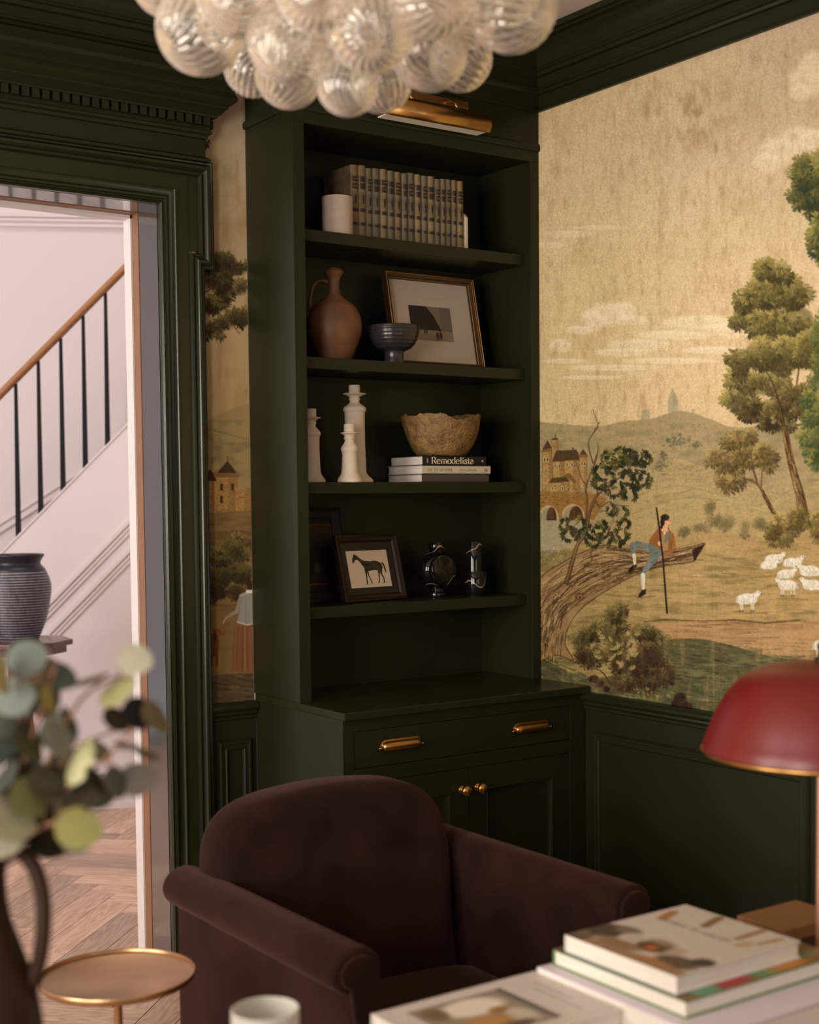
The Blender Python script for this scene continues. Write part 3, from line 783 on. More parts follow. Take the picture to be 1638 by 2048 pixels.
# ------------------------------------------------------------------ lettering: a small serif stroke alphabet
def _arc(cx, cy, rx, ry, a0, a1, n=14):
    return [(cx + rx * math.cos(math.radians(a0 + (a1 - a0) * k / n)), cy + ry * math.sin(math.radians(a0 + (a1 - a0) * k / n))) for k in range(n + 1)]
GL = {
    'R': (.80, [('S', .16, 0, 1), ('H', .02, .32, .02), ('H', .02, .40, .98), ('H', .16, .42, .50), ('A', .40, .74, .22, .24, 90, -90), ('L', .40, .50, .68, .02, 1), ('H', .56, .80, .02)]),
    'e': (.56, [('A', .28, .33, .24, .33, 15, 320), ('H', .06, .52, .38)]),
    'm': (.98, [('S', .14, 0, .62), ('S', .49, 0, .48), ('S', .84, 0, .48), ('A', .32, .44, .17, .21, 170, 0), ('A', .67, .44, .17, .21, 170, 0), ('H', .02, .26, .02), ('H', .38, .61, .02), ('H', .73, .96, .02), ('H', .04, .16, .62)]),
    'o': (.60, [('A', .29, .33, .25, .33, 0, 360)]),
    'd': (.64, [('A', .27, .33, .22, .33, 30, 330), ('S', .48, 0, 1.02), ('H', .38, .50, 1.0), ('H', .48, .62, .02)]),
    'l': (.32, [('S', .16, 0, 1.02), ('H', .03, .30, .02), ('H', .05, .17, 1.0)]),
    'i': (.32, [('S', .16, 0, .62), ('D', .16, .88), ('H', .03, .30, .02), ('H', .05, .17, .62)]),
    's': (.47, [('P', [(.39, .48), (.36, .61), (.23, .66), (.11, .58), (.12, .45), (.24, .36), (.37, .28), (.40, .14), (.30, .02), (.17, .01), (.07, .07), (.06, .19)])]),
    't': (.38, [('S', .17, .06, .86), ('H', .03, .35, .62), ('P', [(.17, .08), (.22, .02), (.33, .06)])]),
    'a': (.56, [('S', .41, .03, .48), ('A', .26, .47, .15, .18, 165, 0), ('A', .23, .18, .16, .18, 0, 360), ('H', .41, .54, .03)]),
    'T': (.74, [('S', .37, 0, 1), ('H', .03, .71, .98), ('H', .24, .50, .02)]),
    'H': (.86, [('S', .16, 0, 1), ('S', .68, 0, 1), ('H', .16, .68, .5), ('H', .03, .29, .02), ('H', .55, .81, .02), ('H', .03, .29, .98), ('H', .55, .81, .98)]),
    'E': (.66, [('S', .16, 0, 1), ('H', .03, .60, .02), ('H', .03, .58, .98), ('H', .16, .48, .5)]),
    'J': (.42, [('S', .24, .05, 1), ('H', .10, .38, .98), ('P', [(.24, .06), (.16, -.06), (.04, -.04)])]),
    'O': (.86, [('A', .42, .5, .37, .5, 0, 360)]),
    'Y': (.76, [('L', .10, .98, .38, .46, 1), ('L', .66, .98, .38, .46, 0), ('S', .38, 0, .47), ('H', 0, .22, .98), ('H', .56, .76, .98), ('H', .26, .50, .02)]),
    'F': (.60, [('S', .16, 0, 1), ('H', .03, .57, .98), ('H', .16, .46, .5), ('H', .03, .30, .02)]),
    'M': (1.0, [('S', .14, 0, 1), ('S', .86, 0, 1), ('L', .14, 1, .50, .05, 1), ('L', .50, .05, .86, 1, 0), ('H', .02, .26, .02), ('H', .74, .98, .02)]),
    'A': (.74, [('L', .10, 0, .37, 1, 0), ('L', .37, 1, .64, 0, 1), ('H', .20, .55, .35), ('H', .0, .2, .02), ('H', .52, .74, .02)]),
    'G': (.88, [('A', .44, .5, .36, .5, 45, 330), ('S', .74, .05, .42), ('H', .60, .86, .42)]),
    'h': (.62, [('S', .14, 0, 1.02), ('S', .47, 0, .46), ('A', .305, .44, .165, .21, 170, 0), ('H', .02, .26, .02), ('H', .36, .59, .02)]),
    'y': (.54, [('L', .08, .62, .29, .02, 1), ('L', .48, .62, .20, -.28, 0), ('H', 0, .2, .62), ('H', .38, .54, .62)]),
    'b': (.60, [('S', .14, 0, 1.02), ('A', .33, .33, .21, .33, 150, -150)]),
    'r': (.42, [('S', .14, 0, .62), ('A', .30, .42, .15, .22, 170, 50), ('H', .02, .28, .02)]),
    'n': (.62, [('S', .14, 0, .62), ('S', .47, 0, .46), ('A', .305, .44, .165, .21, 170, 0), ('H', .02, .26, .02), ('H', .36, .59, .02)]),
    'w': (.82, [('L', .08, .62, .25, 0, 1), ('L', .25, 0, .40, .6, 0), ('L', .40, .6, .56, 0, 1), ('L', .56, 0, .73, .62, 0)]),
    ' ': (.32, []),
}
def text_vf(txt, O, ux, uy, h, thick=.17, thin=.055, track=.02, slant=0.0, squeeze=1.0):
    """flat lettering; O start of baseline, ux/uy unit vectors, h cap height; returns verts/faces and total width"""
    O = np.array(O, float); ux = np.array(ux, float); uy = np.array(uy, float)
    V, Fc = [], []; x = 0.0
    def ribbon(pts, wf):
        n = len(pts); base = len(V)
        for i, (px, py) in enumerate(pts):
            a = pts[max(i - 1, 0)]; b = pts[min(i + 1, n - 1)]; dx, dy = b[0] - a[0], b[1] - a[1]; L = math.hypot(dx, dy) + 1e-9
            w = wf(dx / L, dy / L) / 2; nx, ny = -dy / L * w, dx / L * w
            for s in (1, -1):
                qx, qy = px + s * nx, py + s * ny
                V.append(O + ux * ((x + qx * squeeze + qy * slant) * h) + uy * (qy * h))
        for i in range(n - 1): Fc.append((base + 2 * i, base + 2 * i + 1, base + 2 * i + 3, base + 2 * i + 2))
    for ch in txt:
        adv, st = GL[ch]
        for s in st:
            if s[0] == 'S': ribbon([(s[1], s[2]), (s[1], s[3])], lambda a, b: thick)
            elif s[0] == 'H': ribbon([(s[1], s[3]), (s[2], s[3])], lambda a, b: thin)
            elif s[0] == 'L': ribbon([(s[1], s[2]), (s[3], s[4])], lambda a, b, k=s[5]: thick if k else thin)
            elif s[0] == 'A': ribbon(_arc(*s[1:]), lambda a, b: thin + (thick - thin) * abs(b) ** 1.3)
            elif s[0] == 'P': ribbon(s[1], lambda a, b: thin * .5 + thick * .6)
            elif s[0] == 'D': ribbon(_arc(s[1], s[2], thick * .3, thick * .3, 0, 360, 8), lambda a, b: thick * .6)
        x += adv * squeeze + track
    return (np.array(V), Fc), x * h

INK_CREAM = mat('cream_ink', (.72, .62, .46), rough=.6)
INK_GREY = mat('grey_ink', (.24, .22, .20), rough=.6)
INK_TAN = mat('tan_ink', (.20, .16, .11), rough=.6)
INK_BLACK = mat('black_ink', (.012, .011, .009), rough=.6)
PAGES = mat('page_edges', (.72, .665, .61), rough=.7, var=.18, vscale=12, stretch=(1, 1, 40))
WHITE_BOARD = mat('white_book_cloth', (.70, .66, .63), rough=.42)

def lay_book(name, x0, x1, y0, y1, z0, z1, cover, spine, label, group=None, bt=.0028, edge=.004):
    """a book lying flat; spine: which side ('-y', '+x' ...) carries the spine"""
    t = thing(name, label, 'book', ((x0 + x1) / 2, (y0 + y1) / 2, z0), group)
    parts = [box(x0, x1, y0, y1, z0, z0 + bt), box(x0, x1, y0, y1, z1 - bt, z1)]
    px0, px1, py0, py1 = x0 + edge, x1 - edge, y0 + edge, y1 - edge
    if spine == '-y': parts.append(box(x0, x1, y0, y0 + bt, z0, z1)); py0 = y0 + bt
    if spine == '+y': parts.append(box(x0, x1, y1 - bt, y1, z0, z1)); py1 = y1 - bt
    if spine == '-x': parts.append(box(x0, x0 + bt, y0, y1, z0, z1)); px0 = x0 + bt
    if spine == '+x': parts.append(box(x1 - bt, x1, y0, y1, z0, z1)); px1 = x1 - bt
    put('cover', join(*parts), cover, t, bevel=.0008)
    put('pages', box(px0, px1, py0, py1, z0 + bt, z1 - bt), PAGES, t)
    return t

# ------------------------------------------------------------------ top shelf: a set of seventeen volumes
ORD = ['first', 'second', 'third', 'fourth', 'fifth', 'sixth', 'seventh', 'eighth', 'ninth', 'tenth', 'eleventh', 'twelfth', 'thirteenth', 'fourteenth', 'fifteenth', 'sixteenth', 'last']
zs1 = SHZ[0]
cloths = [mat('tan_cloth_%d' % i, c, rough=.6, color2=tuple(q * .62 for q in c), vscale=30) for i, c in enumerate(((.20, .145, .075), (.155, .125, .080), (.24, .175, .088), (.145, .125, .082)))]
BAND = mat('dark_spine_label', (.022, .014, .010), rough=.55)
GILT = mat('gilt_tooling', (.13, .085, .04), rough=.5, metal=.3)
random.seed(11)
bx = 2.4665
wsum = [1.08, 1.05, .88, 1.1, 1.04, 1.0, 1.0, .9, 1.04, .94, .9, 1.06, .86, .84, .86, .84, 1.0]
ws = np.array(wsum) / sum(wsum) * (2.926 - 2.4665)
def spine_solid(xa, xb, yfr, yb_, z0, z1, bul=.0075, out=0.0):
    pl_ = [(xb, yb_), (xa, yb_)] + [(xa + (xb - xa) * k / 6, yfr + bul * (1 - math.sin(math.pi * k / 6)) - out) for k in range(7)]
    n = len(pl_)
    V = [(a, b, z) for z in (z0, z1) for a, b in pl_]
    return np.array(V), [tuple(range(n))[::-1], tuple(range(n, 2 * n))] + [(i, (i + 1) % n, (i + 1) % n + n, i + n) for i in range(n)]
for i in range(17):
    xa, xb = bx + .0004, bx + ws[i] - .0004; bx += ws[i]
    hgt = .2395 + random.uniform(-.002, .002) - (.004 if i in (2, 7, 12) else 0); yfr = 3.899 + random.uniform(0, .003)
    t = thing('encyclopedia_volume', 'tan cloth volume with dark spine labels, %s from the left in the top row' % ORD[i] if i < 16 else 'tan cloth volume at the right end of the top row, beside the cream bookend', 'book', ((xa + xb) / 2, 3.98, zs1), 'matching tan volumes on the top shelf')
    if i == 0: t['label'] = 'tan cloth volume at the left end of the top row, beside the ribbed cylinder'
    put('cover', spine_solid(xa, xb, yfr, 4.075, zs1, zs1 + hgt), cloths[[0, 0, 1, 3, 2, 3, 0, 1, 3, 2, 1, 2, 1, 0, 3, 0, 2][i]], t, smooth=40)
    for f0, f1 in ((.148, .225), (.240, .322), (.578, .628), (.768, .812)):
        lb = put('spine_label', spine_solid(xa + .0012, xb - .0012, yfr, yfr + .006, zs1 + hgt * (1 - f1), zs1 + hgt * (1 - f0), out=.0006), BAND, t)
        if f0 < .3 and i % 2 == 0:
            zc0 = zs1 + hgt * (1 - (f0 + f1) / 2)
            put('gilt_line', box(xa + .006, xb - .006, yfr - .0012, yfr - .0004, zc0 - .0022, zc0 + .0022), GILT, lb)
    cxm = (xa + xb) / 2; zt_ = zs1 + hgt * .57
    put('emblem', (np.array([(cxm - .0035, yfr - .0008, zt_), (cxm + .0035, yfr - .0008, zt_), (cxm + .002, yfr - .0008, zt_ - .022), (cxm - .002, yfr - .0008, zt_ - .022), (cxm - .004, yfr - .0008, zt_ + .005), (cxm + .004, yfr - .0008, zt_ + .005), (cxm + .004, yfr - .0008, zt_ + .002), (cxm - .004, yfr - .0008, zt_ + .002)]), [(0, 1, 2, 3), (4, 5, 6, 7)]), BAND, t)
be = thing('bookend', 'thin cream bookend standing at the right of the tan volumes', 'bookend', (2.94, 3.98, zs1))
put('upright', puff([(3.90, zs1 + .004), (4.04, zs1 + .004), (4.04, zs1 + .118), (4.025, zs1 + .133), (3.915, zs1 + .133), (3.90, zs1 + .118)], 2.929, 2.941, .003, 2), mat('cream_stone', (.60, .50, .36), rough=.5, var=.1), be, smooth=40)
bpy.data.objects[be.children[0].name].data.transform(Matrix(((0, 1, 0, 0), (1, 0, 0, 0), (0, 0, 1, 0), (0, 0, 0, 1)))) if False else None
be_o = be.children[0]
_me = be_o.data
for v in _me.vertices:      # outline was drawn in the (depth, height) plane
    wx, wy = v.co.x + ORIGIN[be][0], v.co.y + ORIGIN[be][1]
    v.co.x, v.co.y = wy - ORIGIN[be][0], wx - ORIGIN[be][1]
_me.flip_normals()
put('foot', box(2.929, 2.975, 3.91, 4.03, zs1, zs1 + .004), MATS['cream_stone'], be)
cyl_prof = [(0, 0), (.049, 0), (.050, .002)]
for k in range(39):
    z = .003 + k * .0031; cyl_prof += [(.0502, z), (.0496, z + .0022)]
cyl_prof += [(.0500, .1255), (.049, .1265), (.046, .1265), (.046, .09), (0, .09)]
put('ribbed_cylinder', lathe(cyl_prof, (2.4135, 3.905, zs1), 48), mat('ribbed_white_ceramic', (.50, .40, .345), rough=.7, var=.2, vscale=60), None, smooth=30, origin=(2.4135, 3.905, zs1), label='off-white finely ribbed cylinder on the top shelf left of the volumes', cat='vessel')

# ------------------------------------------------------------------ second shelf: jug, bowl, framed photograph
zs2 = SHZ[1]
jc = (2.427, 3.955)
TERRA = mat('terracotta', (.21, .095, .046), rough=.55, color2=(.125, .058, .030), vscale=14, bump=.12, bscale=55)
jug = thing('clay_jug', 'terracotta jug with loop handle on the second shelf', 'jug', (jc[0], jc[1], zs2))
jp = smooth_prof([(.052, 0), (.058, .012), (.072, .045), (.086, .085), (.0905, .118), (.086, .150), (.070, .182), (.040, .205), (.021, .226), (.0185, .252), (.021, .272), (.030, .287), (.0345, .294)], 4)
jp = [(0, 0)] + jp + [(.031, .2985), (.022, .306), (.017, .302), (.014, .27), (.013, .24), (0, .235)]
put('body', lathe(jp, (jc[0], jc[1], zs2), 48), TERRA, jug, smooth=50)
lft = np.array([-CR[0], -CR[1], 0]); lft /= np.linalg.norm(lft)
hp_ = [(.017, .260), (.034, .266), (.056, .262), (.070, .243), (.076, .215), (.078, .185), (.074, .165)]
put('handle', tube([np.array((jc[0], jc[1], zs2)) + lft * a + np.array((0, 0, b)) for a, b in smooth_prof(hp_, 3)], [.0085] * 4 + [.0065] * 15, 12), TERRA, jug, smooth=True)
put('shoulder_band', lathe([(.0665, .1765), (.0735, .1745), (.076, .1705), (.0745, .1725)], (jc[0], jc[1], zs2), 48), mat('terracotta_pale', (.26, .13, .07), rough=.6), jug, smooth=True)

DARKCER = mat('dark_glazed_ceramic', (.028, .024, .025), rough=.22, var=.35, vscale=25, stretch=(1, 1, 6))
bw = thing('footed_bowl', 'dark glazed footed bowl in front of the framed photograph', 'bowl', (2.622, 3.893, zs2))
wob = lambda z: .0010 * math.sin(z * 520)
pb = [(.0345, .040), (.052, .047), (.066, .058), (.077, .074), (.083, .092), (.0865, .110), (.0875, .121)]
pb = [(r + wob(z), z) for r, z in smooth_prof(pb, 5)]
put('bowl_body', lathe(pb + [(.0865, .1235), (.084, .121), (.080, .10), (.064, .063), (.040, .05), (0, .047)], (2.622, 3.893, zs2), 56), DARKCER, bw, smooth=50)
put('foot', lathe([(0, 0), (.0345, 0), (.0352, .003), (.0325, .012), (.0318, .034), (.0345, .040), (0, .042)], (2.622, 3.893, zs2), 40), DARKCER, bw, smooth=50)

def lean_frame(name, label, x0, y0, z0, w, h, rz, lean, fw, mats, prof=None, depth=.018, ply=None):
    """picture frame standing at (x0, y0, z0) (lower left), turned by rz, leaning back"""
    M = Matrix.Translation((x0, y0, z0)) @ Matrix.Rotation(rz, 4, 'Z') @ Matrix.Rotation(-lean, 4, 'X')
    t = thing(name, label, 'picture frame', tuple(M @ Vector((w / 2, 0, 0))))
    prof = prof or [(0, 0), (0, depth), (.25 * fw, depth + .002), (.5 * fw, depth - .002), (.75 * fw, depth - .003), (fw, depth * .5), (fw, 0)]
    fr_ = put('frame', xf(sweep([(0, 0, 0), (0, 0, h), (w, 0, h), (w, 0, 0)], [(-a, b) for a, b in prof], (0, -1, 0), closed=True, flip=-1), M), mats[0], t, smooth=30)
    put('backing', xf(box(fw * .5, w - fw * .5, -.004, -.001, fw * .5, h - fw * .5), M), mats[0], t)
    return t, M, fr_
FRAMEDK = mat('dark_bronze_frame', (.055, .030, .014), rough=.35, metal=.3, var=.3, vscale=30)
GILDED = mat('gilded_bead', (.42, .22, .06), rough=.34, metal=.9)
MATBOARD = mat('cream_mat_board', (.46, .385, .31), rough=.65, spec=.3)
t1, M1, f1 = lean_frame('framed_photograph', 'framed black-and-white beach photograph with wide cream mat and gilt edge', 2.668, 3.972, zs2, .378, .330, 0.0, math.radians(12), .019, [FRAMEDK], depth=.028)
for a0, a1, b in ((.0015, .0045, .0305), (.009, .011, .029), (.0155, .0185, .0165)):
    put('gilt_bead', xf(sweep([(0, 0, 0), (0, 0, .330), (.378, 0, .330), (.378, 0, 0)], [(-a0, b - .003), (-a0, b), (-(a0 + a1) / 2, b + .0015), (-a1, b), (-a1, b - .003)], (0, -1, 0), closed=True, flip=-1), M1), GILDED, f1, smooth=40)
put('mat_board', xf(box(.016, .362, -.006, -.004, .016, .314), M1), MATBOARD, t1)
cv = Canvas(0, 0, 104, 74, 1, (120, 108, 92), seed=3)
cv.blend(cv.noise(14, 6) * .25, (90, 80, 66)); cv.poly([(0, 0), (43, 0), (60, 20), (76, 52), (0, 52)], (44, 38, 30)); cv.blend(((cv.GX > 76)).astype(np.float32) * .45, (92, 84, 72))
cv.poly([(0, 50), (104, 52), (104, 74), (0, 74)], (136, 124, 104), .8)
for x, y, h in ((33, 54, 10), (38, 53, 11), (62, 62, 14), (66, 63, 15), (71, 60, 14), (74, 62, 12)):
    cv.ell(x, y, 1.9, h * .5, (52, 44, 36)); cv.ell(x, y - h * .5, 1.4, 1.6, (60, 52, 42)); cv.line([(x - 1, y + h * .4), (x - 1.5, y + h * .75)], 1.2, (52, 44, 36))
o_ = np.array(M1 @ Vector((.094, -.0064, .222))); 
painted('photograph', cv, o_, np.array(M1 @ Vector((.272, -.0064, .222))) - o_, np.array(M1 @ Vector((.094, -.0064, .098))) - o_, PRINT, t1)

# ------------------------------------------------------------------ third shelf: candlesticks, books, stone bowl
zs3 = SHZ[2]
CHALK = mat('chalky_white_ceramic', (.72, .61, .50), rough=.75, var=.10, vscale=40, bump=.05, bscale=120)
def at(u, v, d):
    q = CF + CR * ((u - CX) / F_PX) - CU * ((v - CY) / F_PX)
    return CAM + q * d
def on_plane(u, v, ax, val):
    q = CF + CR * ((u - CX) / F_PX) - CU * ((v - CY) / F_PX)
    return CAM + q * ((val - CAM[ax]) / q[ax])
def candlestick(cx, cy, H_, rb, rs, rf, rc, label):
    t = thing('candlestick', label, 'candlestick', (cx, cy, zs3), 'chalky white candlesticks')
    k = H_ - .19
    top = H_
    pr = [(rb * .97, 0), (rb, .004), (rb * .95, .012), (rs * 1.08, .028), (rs * .98, .05)]
    body_top = top - .072
    pr += [(rs * .90, .05 + (body_top - .05) * .5), (rs * .92, body_top - .022), (rs * 1.0, body_top - .016), (rs * 1.04, body_top - .007), (rs * .92, body_top), (rc * .95, body_top + .012), (rc * .86, body_top + .020), (rc * 1.02, body_top + .026), (rc * .9, body_top + .032), (rf * .8, body_top + .040)]
    prs = smooth_prof(pr, 4)
    put('body', lathe([(0, 0)] + prs + [(rf, body_top + .0415), (rf, body_top + .044), (rc, body_top + .046), (0, body_top + .046)], (cx, cy, zs3), 40), CHALK, t, smooth=45)
    put('socket', lathe([(rc * .97, body_top + .045), (rc * 1.0, body_top + .05), (rc, top - .002), (rc * .96, top), (rc * .8, top), (rc * .8, top - .02), (0, top - .02)], (cx, cy, zs3), 32), CHALK, t, smooth=45)
p_ = on_plane(711, 962, 1, 3.975); candlestick(p_[0], 3.975, .326, .060, .0375, .0385, .0190, 'tallest chalky white candlestick on the third shelf')
p_ = on_plane(623, 962, 1, 3.99); candlestick(p_[0], 3.99, .243, .047, .031, .033, .0185, 'middle-height white candlestick at the left, half hidden by the bookcase side')
p_ = on_plane(700, 962, 1, 3.884); candlestick(p_[0], 3.884, .190, .041, .0275, .029, .0185, 'shortest white candlestick, in front of the tallest one')
GREYCL = mat('grey_brown_book_cloth', (.085, .062, .055), rough=.7)
BLACKCV = mat('black_book_cover', (.010, .010, .011), rough=.4)
IVORYCV = mat('ivory_book_cover', (.62, .55, .42), rough=.5)
ysp = 3.88
lay_book('stacked_book', 2.722, 3.009, ysp, 4.094, zs3, 1.6450, GREYCL, '-y', 'grey-brown book at the bottom of the shelf stack under the stone bowl')
b2 = lay_book('stacked_book', 2.722, 3.016, ysp, 4.092, 1.6450, 1.6740, IVORYCV, '-y', 'ivory book titled The Joy of Home in the middle of the shelf stack')
b3 = lay_book('stacked_book', 2.725, 2.997, ysp, 4.080, 1.6740, 1.7070, BLACKCV, '-y', 'black book titled Remodelista on top of the shelf stack')
yt = ysp - .0006
put('title', text_vf('Remodelista', (2.760, yt, 1.6800), (1, 0, 0), (0, 0, 1), .0228, .17, .06, .01, squeeze=1.27)[0], INK_CREAM, b3)
put('arrow_mark', (np.array([(2.974, yt, 1.6905), (2.983, yt, 1.686), (2.983, yt, 1.695)]), [(0, 1, 2)]), INK_CREAM, b3)
put('author_mark', join(box(2.742, 2.7435, yt - .0001, yt, 1.682, 1.699), box(2.746, 2.7472, yt - .0001, yt, 1.683, 1.697)), INK_CREAM, b3)
put('title', text_vf('THE JOY OF HOME', (2.742, yt, 1.6545), (1, 0, 0), (0, 0, 1), .0098, .12, .05, .06, squeeze=1.02)[0], INK_TAN, b2)
put('author', text_vf('Ashley Gilbreath', (2.878, yt, 1.6555), (1, 0, 0), (0, 0, 1), .0085, .09, .05, .05, slant=.15, squeeze=.98)[0], INK_TAN, b2)
put('publisher_mark', join(box(2.988, 2.993, yt - .0001, yt, 1.654, 1.664), box(2.995, 2.997, yt - .0001, yt, 1.654, 1.664), box(2.999, 3.001, yt - .0001, yt, 1.654, 1.664)), INK_GREY, b2)
# rough stone bowl with a broken rim
STONE = mat('rough_stone', (.30, .18, .065), rough=.5, color2=(.15, .083, .030), vscale=34, bump=.7, bscale=110)
sbc = (2.853, 3.948)
def stone_bowl():
    n = 96; rng = np.random.default_rng(8)
    outer = smooth_prof([(.055, 0), (.082, .003), (.102, .024), (.119, .058), (.131, .096), (.1385, .140)], 5)
    ang = np.arange(n) * 2 * math.pi / n
    rim = .0055 * np.sin(ang * 2 + 1.1) + .0035 * np.sin(ang * 5 + .5) + .0016 * np.sin(ang * 11) + .0012 * np.sin(ang * 23 + 2) + rng.normal(0, .0012, n) - .012 * np.exp(-((ang - math.radians(262)) / .28) ** 2) + .004 * np.cos(ang - .2)
    rows = []
    m = len(outer)
    for i, (r, z) in enumerate(outer):
        f = max(0, (z - .06) / .08)
        rows.append(np.c_[r * (1 + .012 * np.sin(ang * 5 + i * .3)) * np.cos(ang), r * (1 + .012 * np.sin(ang * 5 + i * .3)) * np.sin(ang), z + rim * f])
    for r, z, f in ((.131, .137, 1.), (.122, .10, .4), (.10, .05, 0), (.05, .016, 0)):
        rows.append(np.c_[r * np.cos(ang), r * np.sin(ang), z + rim * f])
    V = np.vstack(rows) + np.array([sbc[0], sbc[1], 1.7072]); Fc = []
    for i in range(len(rows) - 1):
        for k in range(n): Fc.append((i * n + k, i * n + (k + 1) % n, (i + 1) * n + (k + 1) % n, (i + 1) * n + k))
    Fc.append(tuple(range(n))[::-1]); Fc.append(tuple(range((len(rows) - 1) * n, len(rows) * n)))
    return V, Fc
put('stone_bowl', stone_bowl(), STONE, None, smooth=60, origin=(sbc[0], sbc[1], 1.7072), label='rough golden-brown stone bowl with jagged rim on the shelf books', cat='bowl')

# ------------------------------------------------------------------ fourth shelf: dark frame, horse print, black marble
zs4 = SHZ[3]
BLKFRAME = mat('black_brown_frame', (.012, .007, .0055), rough=.5, spec=.3, var=.3, vscale=20)
COPPER = mat('copper_slip', (.16, .062, .03), rough=.4, metal=.7)
t2, M2, f2 = lean_frame('dark_picture', 'dark framed painting with copper slip, half hidden at the left of the lowest shelf', 2.236, 4.02, zs4, .265, .318, 0, math.radians(9), .036, [BLKFRAME])
put('slip', xf(sweep([(.034, 0, .058), (.034, 0, .264), (.231, 0, .264), (.231, 0, .058)], [(0, 0), (0, .006), (-.006, .007), (-.009, .002), (-.009, 0)], (0, -1, 0), closed=True, flip=-1), M2), COPPER, t2)
put('mount', xf(box(.02, .245, -.005, -.003, .02, .30), M2), BLKFRAME, t2)
cv = Canvas(0, 0, 80, 84, 1, (30, 22, 16), seed=5)
cv.blend(np.clip(1 - cv.GY / 30, 0, 1) * .55, (96, 78, 58)); cv.blend(cv.noise(8, 12) * .5, (12, 9, 7)); cv.ell(40, 60, 10, 20, (24, 14, 10)); cv.ell(18, 56, 9, 12, (60, 34, 24)); cv.ell(52, 62, 6, 8, (88, 76, 62), alpha=.7, soft=3); cv.ell(30, 76, 30, 6, (56, 38, 26), alpha=.6, soft=4)
o_ = np.array(M2 @ Vector((.042, -.0056, .256)))
painted('painting', cv, o_, np.array(M2 @ Vector((.223, -.0056, .256))) - o_, np.array(M2 @ Vector((.042, -.0056, .066))) - o_, PRINT, t2)
BLKMAT = mat('black_mat_board', (.020, .016, .014), rough=.5, var=.4, vscale=14)
t3, M3, f3 = lean_frame('horse_print', 'small dark framed print of a standing horse on the lowest shelf', 2.428, 3.925, zs4, .275, .226, math.radians(8), math.radians(14), .024, [mat('brown_black_moulding', (.018, .009, .0065), rough=.42, spec=.35)])
put('mat_board', xf(box(.02, .255, -.006, -.004, .02, .206), M3), BLKMAT, t3)
put('print_sheet', xf(box(.044, .224, -.0072, -.006, .047, .174), M3), mat('aged_print_paper', (.70, .56, .43), rough=.6, var=.06), t3)
# horse silhouette, head to the left (units: sheet fractions)
HB = [(.13, .80), (.165, .875), (.175, .93), (.195, .90), (.215, .905), (.25, .865), (.31, .80), (.38, .735), (.46, .715), (.56, .705), (.66, .715), (.73, .70), (.79, .66), (.835, .60), (.84, .52), (.815, .45), (.765, .42), (.70, .45), (.60, .46), (.50, .44), (.44, .455), (.40, .48), (.375, .55), (.33, .63), (.28, .72), (.245, .76), (.20, .755), (.165, .70), (.14, .665), (.115, .68), (.12, .74)]
legs = [[(.375, .50), (.445, .50), (.430, .34), (.415, .22), (.420, .13), (.405, .09), (.365, .075), (.385, .12), (.390, .22), (.395, .34)],
        [(.42, .48), (.47, .46), (.475, .33), (.505, .21), (.515, .14), (.535, .11), (.49, .10), (.495, .14), (.482, .21), (.45, .33)],
        [(.70, .50), (.77, .46), (.745, .36), (.725, .27), (.72, .15), (.70, .11), (.665, .10), (.690, .15), (.70, .27), (.705, .36)],
        [(.75, .52), (.83, .56), (.815, .42), (.80, .34), (.835, .25), (.84, .14), (.83, .10), (.79, .085), (.812, .14), (.808, .24), (.765, .34), (.745, .42)]]
tail = [(.815, .655), (.86, .66), (.895, .60), (.905, .50), (.915, .40), (.895, .37), (.875, .45), (.865, .54), (.845, .60)]
def ink(poly, off):
    V = np.array([tuple(M3 @ Vector((.044 + .18 * a, -off, .047 + .127 * b))) for a, b in poly])
    bm_ = [tuple(range(len(poly)))]
    return V, bm_
HORSE = mat('horse_ink', (.022, .014, .007), rough=.6, color2=(.060, .040, .018), vscale=60)
hb = put('horse_drawing', join(*[ink(p, .0073 + .00006 * i) for i, p in enumerate([HB] + legs + [tail])]), HORSE, t3)
put('ground_line', join(ink([(.36, .065), (.56, .085), (.56, .09), (.36, .075)], .0075), ink([(.66, .09), (.93, .11), (.93, .115), (.66, .098)], .0075)), INK_GREY, t3)
MARB = bpy.data.materials.new('black_marble'); MARB.use_nodes = True
_nt = MARB.node_tree; _b = _nt.nodes['Principled BSDF']; _tc = _nt.nodes.new('ShaderNodeTexCoord'); _w = _nt.nodes.new('ShaderNodeTexWave')
_w.inputs['Scale'].default_value = 3.2; _w.inputs['Distortion'].default_value = 9; _w.inputs['Detail'].default_value = 3; _w.inputs['Detail Scale'].default_value = 1.2; _w.bands_direction = 'Z'
_mp = _nt.nodes.new('ShaderNodeMapping'); _mp.inputs['Rotation'].default_value = (.3, .5, .2); _nt.links.new(_tc.outputs['Object'], _mp.inputs[0]); _nt.links.new(_mp.outputs[0], _w.inputs['Vector'])
_r = _nt.nodes.new('ShaderNodeValToRGB'); _r.color_ramp.elements[0].position = .9988; _r.color_ramp.elements[1].position = 1.0
_r.color_ramp.elements[0].color = (.006, .005, .005, 1); _r.color_ramp.elements[1].color = (.30, .24, .17, 1)
_nt.links.new(_w.outputs['Fac'], _r.inputs[0]); _nt.links.new(_r.outputs[0], _b.inputs['Base Color']); _b.inputs['Roughness'].default_value = .06
MATS['black_marble'] = MARB
vc = (2.842, 3.97)
mv = thing('marble_flask', 'round black marble moon flask with pale veins on the lowest shelf', 'vase', (vc[0], vc[1], zs4))
V, Fc = lathe([(0, -.068)] + [(.068 * math.sin(math.radians(a)), -.068 * math.cos(math.radians(a))) for a in range(8, 180, 8)] + [(0, .068)], (0, 0, 0), 40)
V = V.copy(); V[:, 1] *= .72
put('body', (V + np.array([vc[0], vc[1], zs4 + .096]), Fc), MARB, mv, smooth=True)
